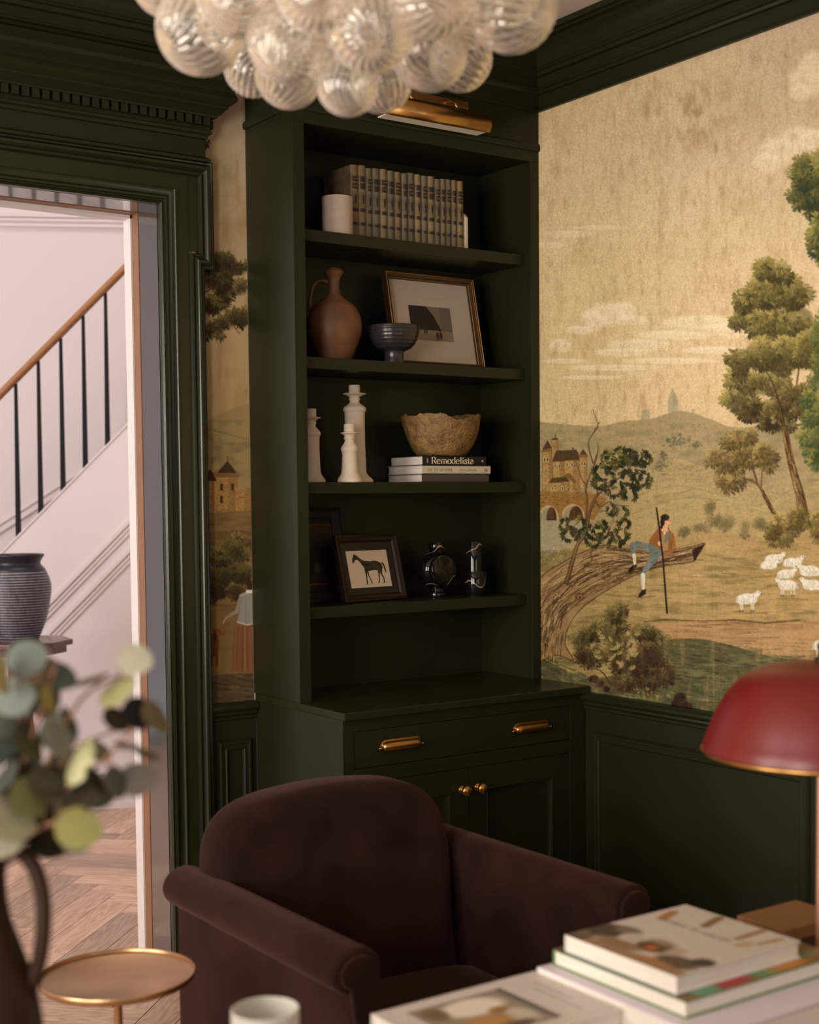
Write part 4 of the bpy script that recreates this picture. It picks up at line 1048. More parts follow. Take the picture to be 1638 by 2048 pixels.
rot_ = Matrix.Translation((vc[0], vc[1], zs4 + .094)) @ Matrix.Rotation(math.pi / 2, 4, 'X')
put('face_disc', xf(lathe([(0, .047), (.050, .047), (.054, .044), (.0545, .036), (.050, -.036), (.046, -.044), (0, -.047)], (0, 0, 0), 40), rot_), MARB, mv, smooth=40)
put('neck', lathe([(.022, .155), (.0225, .165), (.0245, .166), (.0285, .170), (.0290, .176), (.0290, .186), (.027, .189), (.022, .189), (.018, .16), (0, .155)], (vc[0], vc[1], zs4), 36), MARB, mv, smooth=40)
put('foot', lathe([(0, 0), (.034, 0), (.036, .004), (.034, .014), (.026, .020), (.024, .030), (.030, .038), (0, .040)], (vc[0], vc[1], zs4), 36), MARB, mv, smooth=40)
ms = thing('marble_candleholder', 'stepped black marble cylinder at the right of the lowest shelf', 'candleholder', (2.995, 3.945, zs4))
put('lower_drum', lathe([(0, 0), (.0392, 0), (.040, .001), (.040, .0845), (.0392, .0855), (0, .0855)], (2.995, 3.945, zs4), 48), MARB, ms, smooth=40)
put('upper_drum', lathe([(0, .0855), (.0295, .0855), (.0295, .190), (.0288, .191), (.018, .191), (.018, .17), (0, .17)], (2.988, 3.942, zs4), 48), MARB, ms, smooth=40)

# ------------------------------------------------------------------ armchair in brown velvet
VELVET = mat('brown_velvet', (.026, .0102, .0086), rough=.8, spec=.10, sheen=.10, sheen_tint=(1.0, .55, .50), color2=(.0125, .0048, .0040), vscale=6, bump=.08, bscale=160)
ac = thing('armchair', 'dark brown velvet armchair with rolled arms in front of the bookcase', 'armchair', (1.925, 2.85, 0))
xc = 1.925
def arm(side):
    cx = xc + side * .388
    # rolled arm section, x outward
    pts = []
    for k in range(17):
        a = math.radians(-70 + 230 * k / 16)
        pts.append((.062 * math.cos(a) + .006, .572 + .052 * math.sin(a)))
    pts = [(q, z) for q, z in pts] + [(-.052, .54), (-.050, .30), (-.050, .12), (.026, .12), (.026, .30), (.024, .50)]
    out = [(cx + side * q, z) for q, z in pts]
    a_ = put('arm', puff(out, 2.43, 3.275, .014, 4), VELVET, ac, smooth=55)
    # front facing of the arm with piping
    face = []
    for k in range(17):
        a = math.radians(-60 + 250 * k / 16)
        face.append((cx + side * (.006 + .047 * math.cos(a)), .572 + .038 * math.sin(a)))
    face += [(cx - side * .034, .40), (cx - side * .034, .14), (cx + side * .012, .14), (cx + side * .012, .40)]
    put('arm_facing', puff(face, 2.420, 2.436, .006, 3), VELVET, a_, smooth=55)
arm(-1); arm(1)
bo = smooth_prof([(-.375, .40), (-.392, .56), (-.388, .64), (-.368, .71), (-.315, .763), (-.225, .795), (-.10, .808), (0, .811), (.10, .808), (.225, .795), (.315, .763), (.368, .71), (.388, .64), (.392, .56), (.375, .40), (.36, .20), (.20, .16), (0, .155), (-.20, .16), (-.36, .20)], 3)
V, Fc = puff([(xc - .03 + a * .915, b) for a, b in bo[:-1]], 3.07, 3.235, .055, 7)
V = V.copy(); V[:, 1] += (V[:, 2] - .42) * .17 - .035
put('back', (V, Fc), VELVET, ac, smooth=60)
V, Fc = puff(smooth_prof([(xc - .335, .19), (xc - .337, .25), (xc - .32, .290), (xc - .15, .310), (xc + .15, .310), (xc + .32, .290), (xc + .337, .25), (xc + .335, .19), (xc + .30, .165), (xc - .30, .165)], 3), 2.42, 3.03, .045, 6)
put('seat_cushion', (V, Fc), VELVET, ac, smooth=60)
put('seat_base', puff([(xc - .36, .12), (xc + .36, .12), (xc + .36, .17), (xc - .36, .17)], 2.425, 3.2, .012, 3), VELVET, ac, smooth=50)
LEGW = mat('dark_leg_wood', (.03, .016, .01), rough=.4)
for sx in (-1, 1):
    for y in (2.49, 3.18):
        put('leg', lathe([(0, 0), (.017, 0), (.024, .10), (.026, .122), (0, .122)], (xc + sx * .37, y, 0), 16), LEGW, ac, smooth=40)

# ------------------------------------------------------------------ brass drinks table
bt = thing('brass_side_table', 'small round brass side table beside the armchair', 'side table', (1.16, 2.80, 0))
bc = (1.158, 2.815, 0)
put('tray', lathe([(0, .525), (.150, .525), (.160, .527), (.1655, .533), (.167, .5405), (.1655, .5435), (.1635, .5425), (.1625, .537), (.157, .534), (0, .533)], bc, 72), BRASS_TRAY, bt, smooth=40)
put('stem', lathe([(.010, .02), (.010, .25), (.013, .26), (.013, .27), (.010, .28), (.009, .50), (.020, .515), (.030, .5255)], bc, 20), BRASS_TRAY, bt, smooth=40)
put('base', lathe([(0, 0), (.115, 0), (.118, .006), (.09, .014), (.03, .02), (.012, .03), (0, .03)], bc, 48), BRASS_TRAY, bt, smooth=40)

# ------------------------------------------------------------------ low table in the foreground
WAL = mat('oiled_wood', (.26, .125, .05), rough=.4, var=.25, vscale=7, stretch=(1, 9, 1))
ct = thing('coffee_table', 'oiled wooden table under the foreground books', 'table', (1.3, 1.55, 0))
put('table_top', box(.15, 2.52, 1.02, 2.02, .56, .598), WAL, ct, bevel=.005)
for x in (.22, 2.45):
    for y in (1.09, 1.95): put('leg', box(x - .03, x + .03, y - .03, y + .03, 0, .56), WAL, ct, bevel=.004)
put('apron', box(.25, 2.42, 1.92, 1.945, .47, .56), WAL, ct)
ZT = .598
# white square book with a picture on the cover
bk0 = lay_book('large_book', 1.291, 1.660, 1.765, 2.012, ZT, .665, WHITE_BOARD, '+y', 'large white book with a framed picture on its cover, left of the stack', bt=.004)
# covers are read from the left side of the picture: canvas x runs towards the camera, canvas y towards the left
cv = Canvas(0, 0, 100, 148, 1, (204, 193, 188), seed=21)
cv.poly([(14, 44), (86, 44), (86, 128), (14, 128)], (146, 134, 120)); cv.poly([(14, 44), (86, 44), (86, 50), (14, 50)], (104, 98, 94)); cv.ell(34, 84, 16, 26, (224, 214, 204), soft=6); cv.ell(66, 64, 16, 10, (196, 184, 170), soft=5)
cv.ell(64, 96, 13, 22, (178, 134, 82), soft=7); cv.ell(72, 112, 10, 10, (92, 72, 54), soft=5); cv.ell(30, 114, 12, 9, (120, 100, 78), soft=5); cv.ell(48, 72, 5, 8, (150, 112, 64), soft=3); cv.ell(78, 78, 6, 16, (104, 88, 70), soft=4)
for k, a_, b_ in ((16, 20, 62), (24, 30, 84)): cv.line([(a_, k), (b_, k)], 2.2, (160, 150, 144), .8)
painted('cover_print', cv, (1.657, 2.009, .6653), (0, -.241, 0), (-.363, 0, 0), COVER, bk0)
# stack of three
TEALCV = mat('teal_book_cloth', (.030, .075, .070), rough=.5)
LILAC = mat('lilac_white_book_cloth', (.66, .61, .68), rough=.45)
GREENCV = mat('green_book_cloth', (.12, .22, .08), rough=.5)
sb3 = lay_book('stacked_large_book', 1.655, 2.092, 1.56, 1.998, ZT, .6775, LILAC, '+y', 'pale lilac-white book at the bottom of the foreground stack', bt=.004)
sb2 = lay_book('stacked_large_book', 1.684, 2.085, 1.640, 1.985, .6775, .7085, GREENCV, '+y', 'green-edged book with colourful cover in the middle of the foreground stack', bt=.003)
sb1 = lay_book('stacked_large_book', 1.693, 2.014, 1.670, 1.962, .7085, .7405, WHITE_BOARD, '+y', 'white book with interior photographs on its cover, top of the foreground stack', bt=.003)
cv = Canvas(0, 0, 120, 104, 1, (150, 110, 60), seed=22)
cv.blend(cv.noise(16, 9), (92, 62, 28)); cv.ell(12, 90, 14, 8, (60, 40, 30), soft=4); cv.ell(40, 97, 16, 6, (170, 36, 44), soft=3); cv.ell(64, 98, 10, 6, (96, 140, 96), soft=4); cv.ell(20, 98, 10, 7, (88, 150, 110), soft=4); cv.ell(85, 97, 16, 5, (196, 130, 40), soft=4); cv.ell(105, 92, 12, 5, (110, 120, 80), soft=4); cv.ell(4, 60, 5, 30, (40, 60, 62), soft=3)
cv.ell(3, 30, 5, 26, (32, 80, 76), soft=3)
painted('cover_print', cv, (1.684, 1.985, .7088), (.401, 0, 0), (0, -.345, 0), COVER, sb2)
cv = Canvas(0, 0, 118, 130, 1, (206, 195, 189), seed=23)
cv.blend(cv.noise(40) * .25, (190, 176, 166))
cv.poly([(0, 118), (118, 118), (118, 130), (0, 130)], (140, 104, 72), .8); cv.poly([(0, 84), (18, 80), (18, 130), (0, 130)], (86, 72, 60), .8)
# collage of interiors over the lower part of the cover
cv.ell(14, 96, 16, 16, (70, 58, 50), soft=6); cv.ell(22, 84, 12, 8, (120, 106, 94), soft=5); cv.ell(40, 112, 22, 9, (138, 110, 82), soft=5); cv.ell(62, 96, 15, 12, (92, 66, 48), soft=4); cv.ell(62, 99, 5, 4, (196, 92, 46), soft=3); cv.ell(60, 84, 12, 5, (150, 128, 106), soft=4)
cv.ell(96, 108, 18, 12, (88, 72, 58), soft=5); cv.ell(108, 94, 9, 9, (60, 52, 46), soft=4); cv.ell(84, 120, 20, 6, (160, 116, 76), soft=4); cv.ell(80, 92, 7, 9, (176, 160, 144), soft=4); cv.ell(36, 94, 10, 10, (190, 178, 168), soft=4)
cv.line([(10, 24), (16, 42)], 9, (168, 122, 78)); cv.line([(42, 6), (50, 30)], 8, (132, 102, 74)); cv.line([(84, 4), (86, 34)], 6, (150, 116, 82)); cv.line([(106, 8), (104, 30)], 5, (170, 138, 104)); cv.ell(98, 40, 5, 9, (186, 158, 128), soft=3)
painted('cover_print', cv, (2.014, 1.962, .7408), (0, -.292, 0), (-.321, 0, 0), COVER, sb1)
put('title', text_vf('down to earth', (1.900, 1.925, .7411), (0, -1, 0), (1, 0, 0), .0215, .11, .065, .03, slant=.25, squeeze=1.15)[0], INK_GREY, sb1)

# brown wooden box behind the lamp
LEATH = mat('brown_leather', (.23, .105, .042), rough=.5, var=.12, vscale=30)
bxo = thing('wooden_box', 'plain brown box behind the red lamp', 'box', (2.275, 1.93, ZT))
put('lid', box(2.188, 2.375, 1.855, 1.985, .652, .682), LEATH, bxo, bevel=.004)
put('box_body', box(2.192, 2.371, 1.859, 1.981, ZT, .650), mat('dark_box_wood', (.05, .028, .016), rough=.5), bxo, bevel=.002)

# red dome lamp
lc = at(1640, 1700, 2.72); lx, ly = lc[0] - .0, lc[1]
RED = mat('red_enamel', (.15, .009, .011), rough=.36, spec=.6, coat=.0, var=.06)
ROSE = mat('rose_brass_tube', (.62, .34, .24), rough=.34, metal=.8)
lp = thing('dome_lamp', 'table lamp with red metal dome shade and brass rim', 'lamp', (lx, ly, ZT))
dome = [(.2265, 1.066), (.2235, 1.082), (.2165, 1.100), (.203, 1.135), (.187, 1.165), (.168, 1.190), (.144, 1.211), (.104, 1.228), (.05, 1.238), (.012, 1.240)]
dm_ = smooth_prof(dome, 4)
put('shade', lathe([(r, z) for r, z in dm_] + [(r - .002, z - .002) for r, z in dm_[::-1]], (lx, ly, 0), 80, closed=True), RED, lp, smooth=50)
put('rim', lathe([(.2265 + .0045 * math.cos(a), 1.063 + .0045 * math.sin(a)) for a in [k * math.pi / 5 for k in range(10)]], (lx, ly, 0), 80, closed=True), BRASS, lp, smooth=True)
put('pole', lathe([(0, .665), (.0075, .665), (.0075, 1.238), (0, 1.238)], (lx, ly, 0), 20), ROSE, lp, smooth=40)
put('finial', lathe([(0, 1.236), (.012, 1.237), (.012, 1.246), (.006, 1.250), (.006, 1.262), (.009, 1.268), (.006, 1.275), (0, 1.277)], (lx, ly, 0), 20), mat('dark_bronze', (.03, .02, .014), rough=.35, metal=.6), lp, smooth=40)
put('base', lathe([(0, ZT), (.062, ZT), (.064, ZT + .01), (.05, ZT + .045), (.02, ZT + .062), (.010, ZT + .068), (0, ZT + .068)], (lx, ly, 0), 40), MATS['dark_bronze'], lp, smooth=40)
put('bulb', lathe([(0, 1.08), (.02, 1.09), (.028, 1.115), (.02, 1.14), (.012, 1.155), (0, 1.16)], (lx + .05, ly, 0), 20), mat('frosted_bulb', (.7, .66, .6), rough=.5), lp, smooth=True)

# candle in a frosted glass
cc = (1.045, 1.94)
cdl = thing('glass_candle', 'pale candle in a frosted glass tumbler at the bottom edge', 'candle', (cc[0], cc[1], ZT))
FROST = mat('frosted_glass', (.72, .72, .66), rough=.35, spec=.5, trans=.35, ior=1.3)
put('glass', lathe([(0, 0), (.050, 0), (.053, .003), (.0545, .10), (.0545, .152), (.053, .153), (.0515, .152), (.0510, .012), (0, .010)], (cc[0], cc[1], ZT), 48), FROST, cdl, smooth=50)
put('wax', lathe([(0, .011), (.0505, .011), (.0505, .108), (.049, .110), (0, .109)], (cc[0], cc[1], ZT), 40), mat('candle_wax', (.70, .66, .60), rough=.5), cdl, smooth=50)
put('wick', tube([(cc[0], cc[1], ZT + .109), (cc[0] + .001, cc[1], ZT + .119)], .0012, 6), INK_BLACK, cdl)

# ------------------------------------------------------------------ brown jug with eucalyptus
DJ = 1.8; jj = at(-62, 1900, DJ)
JUGB = mat('brown_stoneware', (.034, .016, .009), rough=.5, spec=.3, var=.3, vscale=8)
ej = thing('stoneware_jug', 'dark brown stoneware jug with handle holding eucalyptus', 'jug', (jj[0], jj[1], ZT))
ep = smooth_prof([(.070, 0), (.082, .03), (.092, .12), (.093, .24), (.084, .325), (.066, .385), (.052, .43), (.048, .47), (.050, .50), (.056, .522)], 4)
put('body', lathe([(0, 0)] + ep + [(.052, .524), (.046, .50), (.043, .46), (.06, .36), (0, .33)], (jj[0], jj[1], ZT), 48), JUGB, ej, smooth=50)
rt = np.array([CR[0], CR[1], 0]); rt /= np.linalg.norm(rt)
put('handle', tube([np.array((jj[0], jj[1], ZT)) + rt * a + np.array((0, 0, b)) for a, b in smooth_prof([(.046, .505), (.066, .515), (.085, .497), (.0955, .462), (.097, .42), (.091, .375), (.078, .335)], 4)], .0105, 12), JUGB, ej, smooth=True)

LEAFM = {}
def leaf_mat(c):
    k = 'leaf_%d_%d_%d' % c
    if k not in MATS:
        l = np.array(srgb(*c)); l = l * .85 + l.mean() * .15; m = mat(k, tuple(l * .92), rough=.6, spec=.25, color2=tuple(l * .52), vscale=26)
    return MATS[k]
def leaf_mesh():
    n = 14; V = [(0, 0, .05)]; Fc = []
    for k in range(n):
        a = 2 * math.pi * k / n
        r = 1.0 + (.14 * max(0, math.cos(a)) ** 6) - .03 * math.cos(2 * a)
        V.append((r * math.cos(a), r * .97 * math.sin(a), -.10 * math.sin(a) ** 2 + .06 * math.cos(a)))
    for k in range(n): Fc.append((0, 1 + k, 1 + (k + 1) % n))
    me = bpy.data.meshes.new('leaf'); me.from_pydata(V, [], Fc)
    me.polygons.foreach_set('use_smooth', [True] * len(me.polygons))
    return me
BASE_LEAF = leaf_mesh(); LEAF_BY_MAT = {}
STEM = mat('eucalyptus_stem', (.20, .095, .05), rough=.6)
def eucalyptus(label, stem_px, leaves):
    pts = [at(u, v, d) for u, v, d in stem_px]
    root = thing('eucalyptus_branch', label, 'branch', tuple(pts[0]), 'eucalyptus branches in the brown jug')
    sp = smooth_prof([tuple(p) for p in pts], 4)
    st = put('stem', tube(sp, list(np.linspace(.0042, .0018, len(sp))), 8), STEM, root, smooth=True)
    sp = np.array(sp)
    for (u, v, d, rx, ry, ang, c) in leaves:
        p = at(u, v, d); s = rx * d / F_PX
        tocam = CAM - p; tocam /= np.linalg.norm(tocam)
        a = math.radians(ang); ax = CR * math.cos(a) - CU * math.sin(a); ax -= tocam * (ax @ tocam); ax /= np.linalg.norm(ax)
        pv = np.cross(tocam, ax); ct_ = max(.12, min(.97, ry / rx)); sn_ = math.sqrt(1 - ct_ * ct_)
        nrm = tocam * ct_ + pv * sn_
        by = np.cross(nrm, ax)
        m = leaf_mat(c)
        if m.name not in LEAF_BY_MAT:
            me = BASE_LEAF.copy(); me.materials.clear(); me.materials.append(m); LEAF_BY_MAT[m.name] = me
        o = bpy.data.objects.new('leaf', LEAF_BY_MAT[m.name]); COL.objects.link(o); o.parent = root
        lp_ = p - ORIGIN[root]
        o.matrix_local = Matrix(((ax[0] * s, by[0] * s, nrm[0] * s, lp_[0]), (ax[1] * s, by[1] * s, nrm[1] * s, lp_[1]), (ax[2] * s, by[2] * s, nrm[2] * s, lp_[2]), (0, 0, 0, 1)))
        ORIGIN[o] = p
        q = sp[np.argmin(np.linalg.norm(sp - p, axis=1))]
        e = p - ax * s * .9 if np.linalg.norm(p - ax * s - q) < np.linalg.norm(p + ax * s - q) else p + ax * s * .9
        put('petiole', tube([q, (q + e) / 2 + np.array((0, 0, .003)), e], .0011, 6), STEM, root)
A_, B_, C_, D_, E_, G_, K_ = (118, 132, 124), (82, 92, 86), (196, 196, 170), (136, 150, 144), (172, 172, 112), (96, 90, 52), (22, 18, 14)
eucalyptus('upright eucalyptus branch with grey-green leaves, leftmost in the frame', [(-40, 1760, 1.80), (20, 1620, 1.78), (62, 1480, 1.76), (90, 1400, 1.75), (112, 1330, 1.74)],
           [(52, 1315, 1.74, 40, 37, -10, A_), (118, 1350, 1.76, 36, 28, 30, B_), (24, 1392, 1.72, 43, 40, 0, D_), (97, 1396, 1.72, 30, 14, 80, (178, 168, 84)), (116, 1475, 1.73, 42, 23, 70, (148, 158, 140)), (4, 1345, 1.70, 42, 16, 85, (206, 196, 130)), (8, 1478, 1.75, 34, 28, 40, B_), (90, 1368, 1.79, 34, 20, 40, (70, 78, 70)), (44, 1545, 1.77, 34, 24, 20, (92, 92, 66))])
eucalyptus('eucalyptus branch reaching right with dark leaves over the door jamb', [(-42, 1762, 1.80), (50, 1640, 1.78), (130, 1580, 1.76), (210, 1520, 1.74), (280, 1440, 1.72)],
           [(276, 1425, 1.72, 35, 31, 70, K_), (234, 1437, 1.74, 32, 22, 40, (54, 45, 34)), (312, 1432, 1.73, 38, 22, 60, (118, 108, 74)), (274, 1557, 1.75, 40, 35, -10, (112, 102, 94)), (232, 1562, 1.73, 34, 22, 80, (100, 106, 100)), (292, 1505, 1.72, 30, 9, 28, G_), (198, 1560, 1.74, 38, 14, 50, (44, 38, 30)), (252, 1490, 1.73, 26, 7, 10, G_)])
eucalyptus('low eucalyptus branch ending in a bright yellow-green leaf', [(-44, 1765, 1.80), (30, 1690, 1.77), (95, 1650, 1.74), (150, 1640, 1.72)],
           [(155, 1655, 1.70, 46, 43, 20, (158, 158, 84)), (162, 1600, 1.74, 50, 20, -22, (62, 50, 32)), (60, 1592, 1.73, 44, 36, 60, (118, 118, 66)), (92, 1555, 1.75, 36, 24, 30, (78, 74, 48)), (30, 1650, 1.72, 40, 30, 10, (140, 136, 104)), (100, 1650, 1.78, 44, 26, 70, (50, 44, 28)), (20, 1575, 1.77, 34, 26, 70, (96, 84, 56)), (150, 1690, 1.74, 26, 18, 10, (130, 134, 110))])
eucalyptus('tall eucalyptus branch ending in a pale leaf beside the white door edge', [(-40, 1758, 1.80), (60, 1600, 1.79), (120, 1470, 1.78), (170, 1390, 1.77), (240, 1350, 1.76)],
           [(268, 1317, 1.75, 35, 32, 20, C_), (232, 1382, 1.76, 42, 22, -35, E_), (178, 1358, 1.77, 40, 7, -14, G_), (158, 1525, 1.76, 50, 22, -62, (184, 184, 134)), (140, 1440, 1.79, 32, 10, 70, (96, 96, 74)), (112, 1560, 1.78, 36, 18, 80, (70, 62, 42))])
eucalyptus('eucalyptus branch leaning out past the left edge of the picture', [(-48, 1765, 1.80), (-60, 1620, 1.78), (-80, 1500, 1.77), (-110, 1400, 1.76)],
           [(-70, 1400, 1.74, 40, 36, 0, A_), (-20, 1500, 1.74, 40, 34, 30, B_), (-100, 1510, 1.76, 40, 30, 60, D_), (-30, 1620, 1.73, 40, 30, 10, (120, 118, 80)), (-120, 1360, 1.75, 36, 32, 0, A_), (-90, 1600, 1.76, 38, 30, 20, B_), (6, 1610, 1.73, 30, 24, 50, (176, 168, 140)), (10, 1690, 1.71, 38, 22, -20, (150, 146, 124))])

_rg = random.Random(31)
def cluster(n, u0, u1, v0, v1, pal, d0=1.74, d1=1.9):
    out = []
    for k in range(n):
        r = _rg.uniform(30, 44); out.append((_rg.uniform(u0, u1), _rg.uniform(v0, v1), _rg.uniform(d0, d1), r, r * _rg.uniform(.35, .95), _rg.uniform(-90, 90), _rg.choice(pal)))
    return out
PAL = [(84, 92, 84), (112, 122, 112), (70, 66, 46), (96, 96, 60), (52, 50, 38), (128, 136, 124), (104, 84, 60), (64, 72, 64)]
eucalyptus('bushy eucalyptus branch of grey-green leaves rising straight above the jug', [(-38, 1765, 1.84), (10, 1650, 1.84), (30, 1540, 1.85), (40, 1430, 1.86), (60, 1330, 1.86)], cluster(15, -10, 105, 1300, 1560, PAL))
eucalyptus('eucalyptus spray of dark olive leaves hanging close over the jug handle', [(-40, 1768, 1.83), (20, 1690, 1.84), (70, 1640, 1.85), (130, 1590, 1.86)], cluster(13, -10, 140, 1540, 1700, [(58, 52, 34), (84, 78, 50), (104, 104, 66), (46, 42, 32), (130, 126, 100), (92, 98, 86)]))
eucalyptus('thin eucalyptus twig with small leaves between the pale leaf and the dark one', [(-38, 1760, 1.82), (80, 1590, 1.83), (150, 1500, 1.83), (230, 1460, 1.82)], cluster(6, 110, 215, 1420, 1600, [(96, 100, 84), (70, 66, 46), (130, 132, 104), (54, 48, 38)], 1.78, 1.86))

# ------------------------------------------------------------------ chandelier of ribbed glass globes
def glass_mat():
    m = bpy.data.materials.new('ribbed_clear_glass'); m.use_nodes = True; nt = m.node_tree
    for n in list(nt.nodes): nt.nodes.remove(n)
    out = nt.nodes.new('ShaderNodeOutputMaterial'); tr = nt.nodes.new('ShaderNodeBsdfTransparent'); tr.inputs[0].default_value = (.93, .92, .90, 1)
    gl = nt.nodes.new('ShaderNodeBsdfGlossy'); gl.inputs['Roughness'].default_value = .06; gl.inputs['Color'].default_value = (.95, .93, .90, 1)
    lw = nt.nodes.new('ShaderNodeLayerWeight'); lw.inputs['Blend'].default_value = .28
    mr = nt.nodes.new('ShaderNodeMapRange'); mr.inputs['To Min'].default_value = .07; mr.inputs['To Max'].default_value = .85
    nt.links.new(lw.outputs['Fresnel'], mr.inputs['Value'])
    mx = nt.nodes.new('ShaderNodeMixShader'); nt.links.new(mr.outputs[0], mx.inputs[0]); nt.links.new(tr.outputs[0], mx.inputs[1]); nt.links.new(gl.outputs[0], mx.inputs[2])
    tl = nt.nodes.new('ShaderNodeBsdfTranslucent'); tl.inputs[0].default_value = (.9, .84, .78, 1)
    df = nt.nodes.new('ShaderNodeBsdfDiffuse'); df.inputs[0].default_value = (.9, .84, .78, 1)
    ad = nt.nodes.new('ShaderNodeMixShader'); ad.inputs[0].default_value = .5; nt.links.new(tl.outputs[0], ad.inputs[1]); nt.links.new(df.outputs[0], ad.inputs[2])
    f2_ = nt.nodes.new('ShaderNodeLayerWeight'); f2_.inputs['Blend'].default_value = .35
    m2 = nt.nodes.new('ShaderNodeMapRange'); m2.inputs['To Min'].default_value = .06; m2.inputs['To Max'].default_value = .52; nt.links.new(f2_.outputs['Facing'], m2.inputs['Value'])  # white haze towards the rim stands in for reflections inside the glass
    at_ = nt.nodes.new('ShaderNodeAttribute'); at_.attribute_name = 'rib'
    mm_ = nt.nodes.new('ShaderNodeMath'); mm_.operation = 'MULTIPLY_ADD'; mm_.inputs[1].default_value = .34  # ribs whitened in the colour to imitate glints along the ridges
    nt.links.new(at_.outputs['Fac'], mm_.inputs[0]); nt.links.new(m2.outputs[0], mm_.inputs[2]); fac = mm_.outputs[0]
    mz = nt.nodes.new('ShaderNodeMixShader'); nt.links.new(fac, mz.inputs[0]); nt.links.new(mx.outputs[0], mz.inputs[1]); nt.links.new(ad.outputs[0], mz.inputs[2])
    nt.links.new(mz.outputs[0], out.inputs[0])
    MATS['ribbed_clear_glass'] = m
    return m
GLASS = glass_mat()
def globe_mesh(twist, ribs=24):
    nu, nv = 192, 36; V = []; Fc = []; A = []
    for j in range(nv + 1):
        th = math.pi * j / nv
        for i in range(nu):
            ph = 2 * math.pi * i / nu; w = math.cos(ribs * (ph + twist * math.cos(th)))
            r = 1 + .020 * math.sin(th) * w; A.append(max(0.0, w) ** 1.6)
            V.append((r * math.sin(th) * math.cos(ph), r * math.sin(th) * math.sin(ph), r * math.cos(th)))
    for j in range(nv):
        for i in range(nu): Fc.append((j * nu + i, j * nu + (i + 1) % nu, (j + 1) * nu + (i + 1) % nu, (j + 1) * nu + i))
    me = bpy.data.meshes.new('glass_globe'); me.from_pydata(V, [], Fc); me.materials.append(GLASS)
    at = me.attributes.new('rib', 'FLOAT', 'POINT'); at.data.foreach_set('value', A)
    me.polygons.foreach_set('use_smooth', [True] * len(me.polygons)); return me
GM = [globe_mesh(0.0), globe_mesh(.6), globe_mesh(-.6)]
chc = at(700, -40, 2.68)
ch = thing('chandelier', 'cluster chandelier of ribbed clear glass globes hanging at the top', 'chandelier', (chc[0], chc[1], ZC))
globes = [(400, 59, 88, 2.56), (577, 88, 80, 2.48), (577, 149, 67, 2.72), (505, 136, 57, 2.92), (695, 169, 62, 2.52), (762, 164, 61, 2.76), (859, 103, 77, 2.54), (921, 118, 63, 2.84), (1023, 10, 92, 2.46), (741, 52, 90, 2.40),
          (478, -14, 86, 2.44), (640, -25, 92, 2.36), (862, -14, 88, 2.38), (340, -48, 82, 2.62), (965, -70, 88, 2.44), (700, 60, 72, 2.98), (850, 40, 70, 3.0), (455, 30, 72, 2.9), (1010, -25, 74, 2.82), (600, 45, 76, 2.86), (760, -60, 84, 2.5),
          (560, -110, 84, 2.5), (420, -120, 80, 2.62), (700, -150, 84, 2.44), (860, -130, 82, 2.5), (1000, -140, 78, 2.64), (620, -60, 80, 2.95), (820, -70, 80, 2.95), (930, 30, 66, 2.98)]
random.seed(4)
core = chc + np.array((0, 0, .02))
for k, (u, v, r, d) in enumerate(globes):
    o = bpy.data.objects.new('glass_globe', GM[[1, 2, 0, 1, 2, 0, 2, 0, 0, 1][k % 10]]); COL.objects.link(o); o.parent = ch
    p = at(u, v, d); s = r * d / F_PX
    dirv = Vector(p - core).normalized()
    M = Matrix.Translation(Vector(p - ORIGIN[ch])) @ dirv.to_track_quat('Z', 'Y').to_matrix().to_4x4() @ Matrix.Rotation(random.uniform(0, 6), 4, 'Z') @ Matrix.Scale(s, 4)
    o.matrix_local = M; ORIGIN[o] = p
    q = p - np.array(dirv) * s
    if np.linalg.norm(q - core) > .05:
        put('stem_arm', tube([core, q], .003, 6), BRASS, ch)
put('hub', lathe([(0, -.05), (.03, -.04), (.04, 0), (.03, .04), (0, .05)], tuple(core), 24), BRASS, ch, smooth=40)
put('rod', lathe([(0, 0), (.008, 0), (.008, ZC - core[2] - .02), (0, ZC - core[2] - .02)], (core[0], core[1], core[2] + .01), 12), BRASS, ch)
put('ceiling_rose', lathe([(0, -.03), (.05, -.028), (.06, -.01), (.06, 0), (0, 0)], (core[0], core[1], ZC), 32), BRASS, ch, smooth=40)

# ------------------------------------------------------------------ wallpaper: a hand-painted looking pastoral landscape
cv = Canvas(1068, -10, 1900, 1450, 1.0, (200, 175, 128), seed=42)
rng = cv.rng
GX, GY = cv.GX, cv.GY
W_ = lambda a, b: np.clip((GY - a) / (b - a), 0, 1)
# sky: warm parchment, yellower to the left and low, greyer pink to the right and high
cv.blend((1 - W_(0, 520)) * np.clip((GX - 1120) / 420, 0, 1) * .75, (186, 160, 128))
cv.blend(W_(430, 860) * .5, (200, 168, 112))
cv.blend(np.clip(1 - (GX - 1078) / 260, 0, 1) * .35 * (GY < 900), (206, 178, 120))
st = cv.noise(16, 60, 4); cv.blend(np.clip((st - .56) * 3.4, 0, 1) * .36, (156, 124, 76))
st = cv.noise(9, 30, 4); cv.blend(np.clip((st - .60) * 4, 0, 1) * .30, (148, 116, 70))
st = cv.noise(70, 110, 4); cv.blend(np.clip((st - .52) * 3, 0, 1) * .34, (166, 136, 90))
cv.blend(np.clip(1 - np.hypot((GX - 1380) / 170, (GY - 230) / 110), 0, 1) * np.clip((cv.noise(14, 26) - .38) * 3, 0, 1) * .62, (142, 112, 70))
st = cv.noise(5, 8, 2); cv.blend(np.clip((st - .5) * 2, 0, 1) * .22, (224, 200, 158))
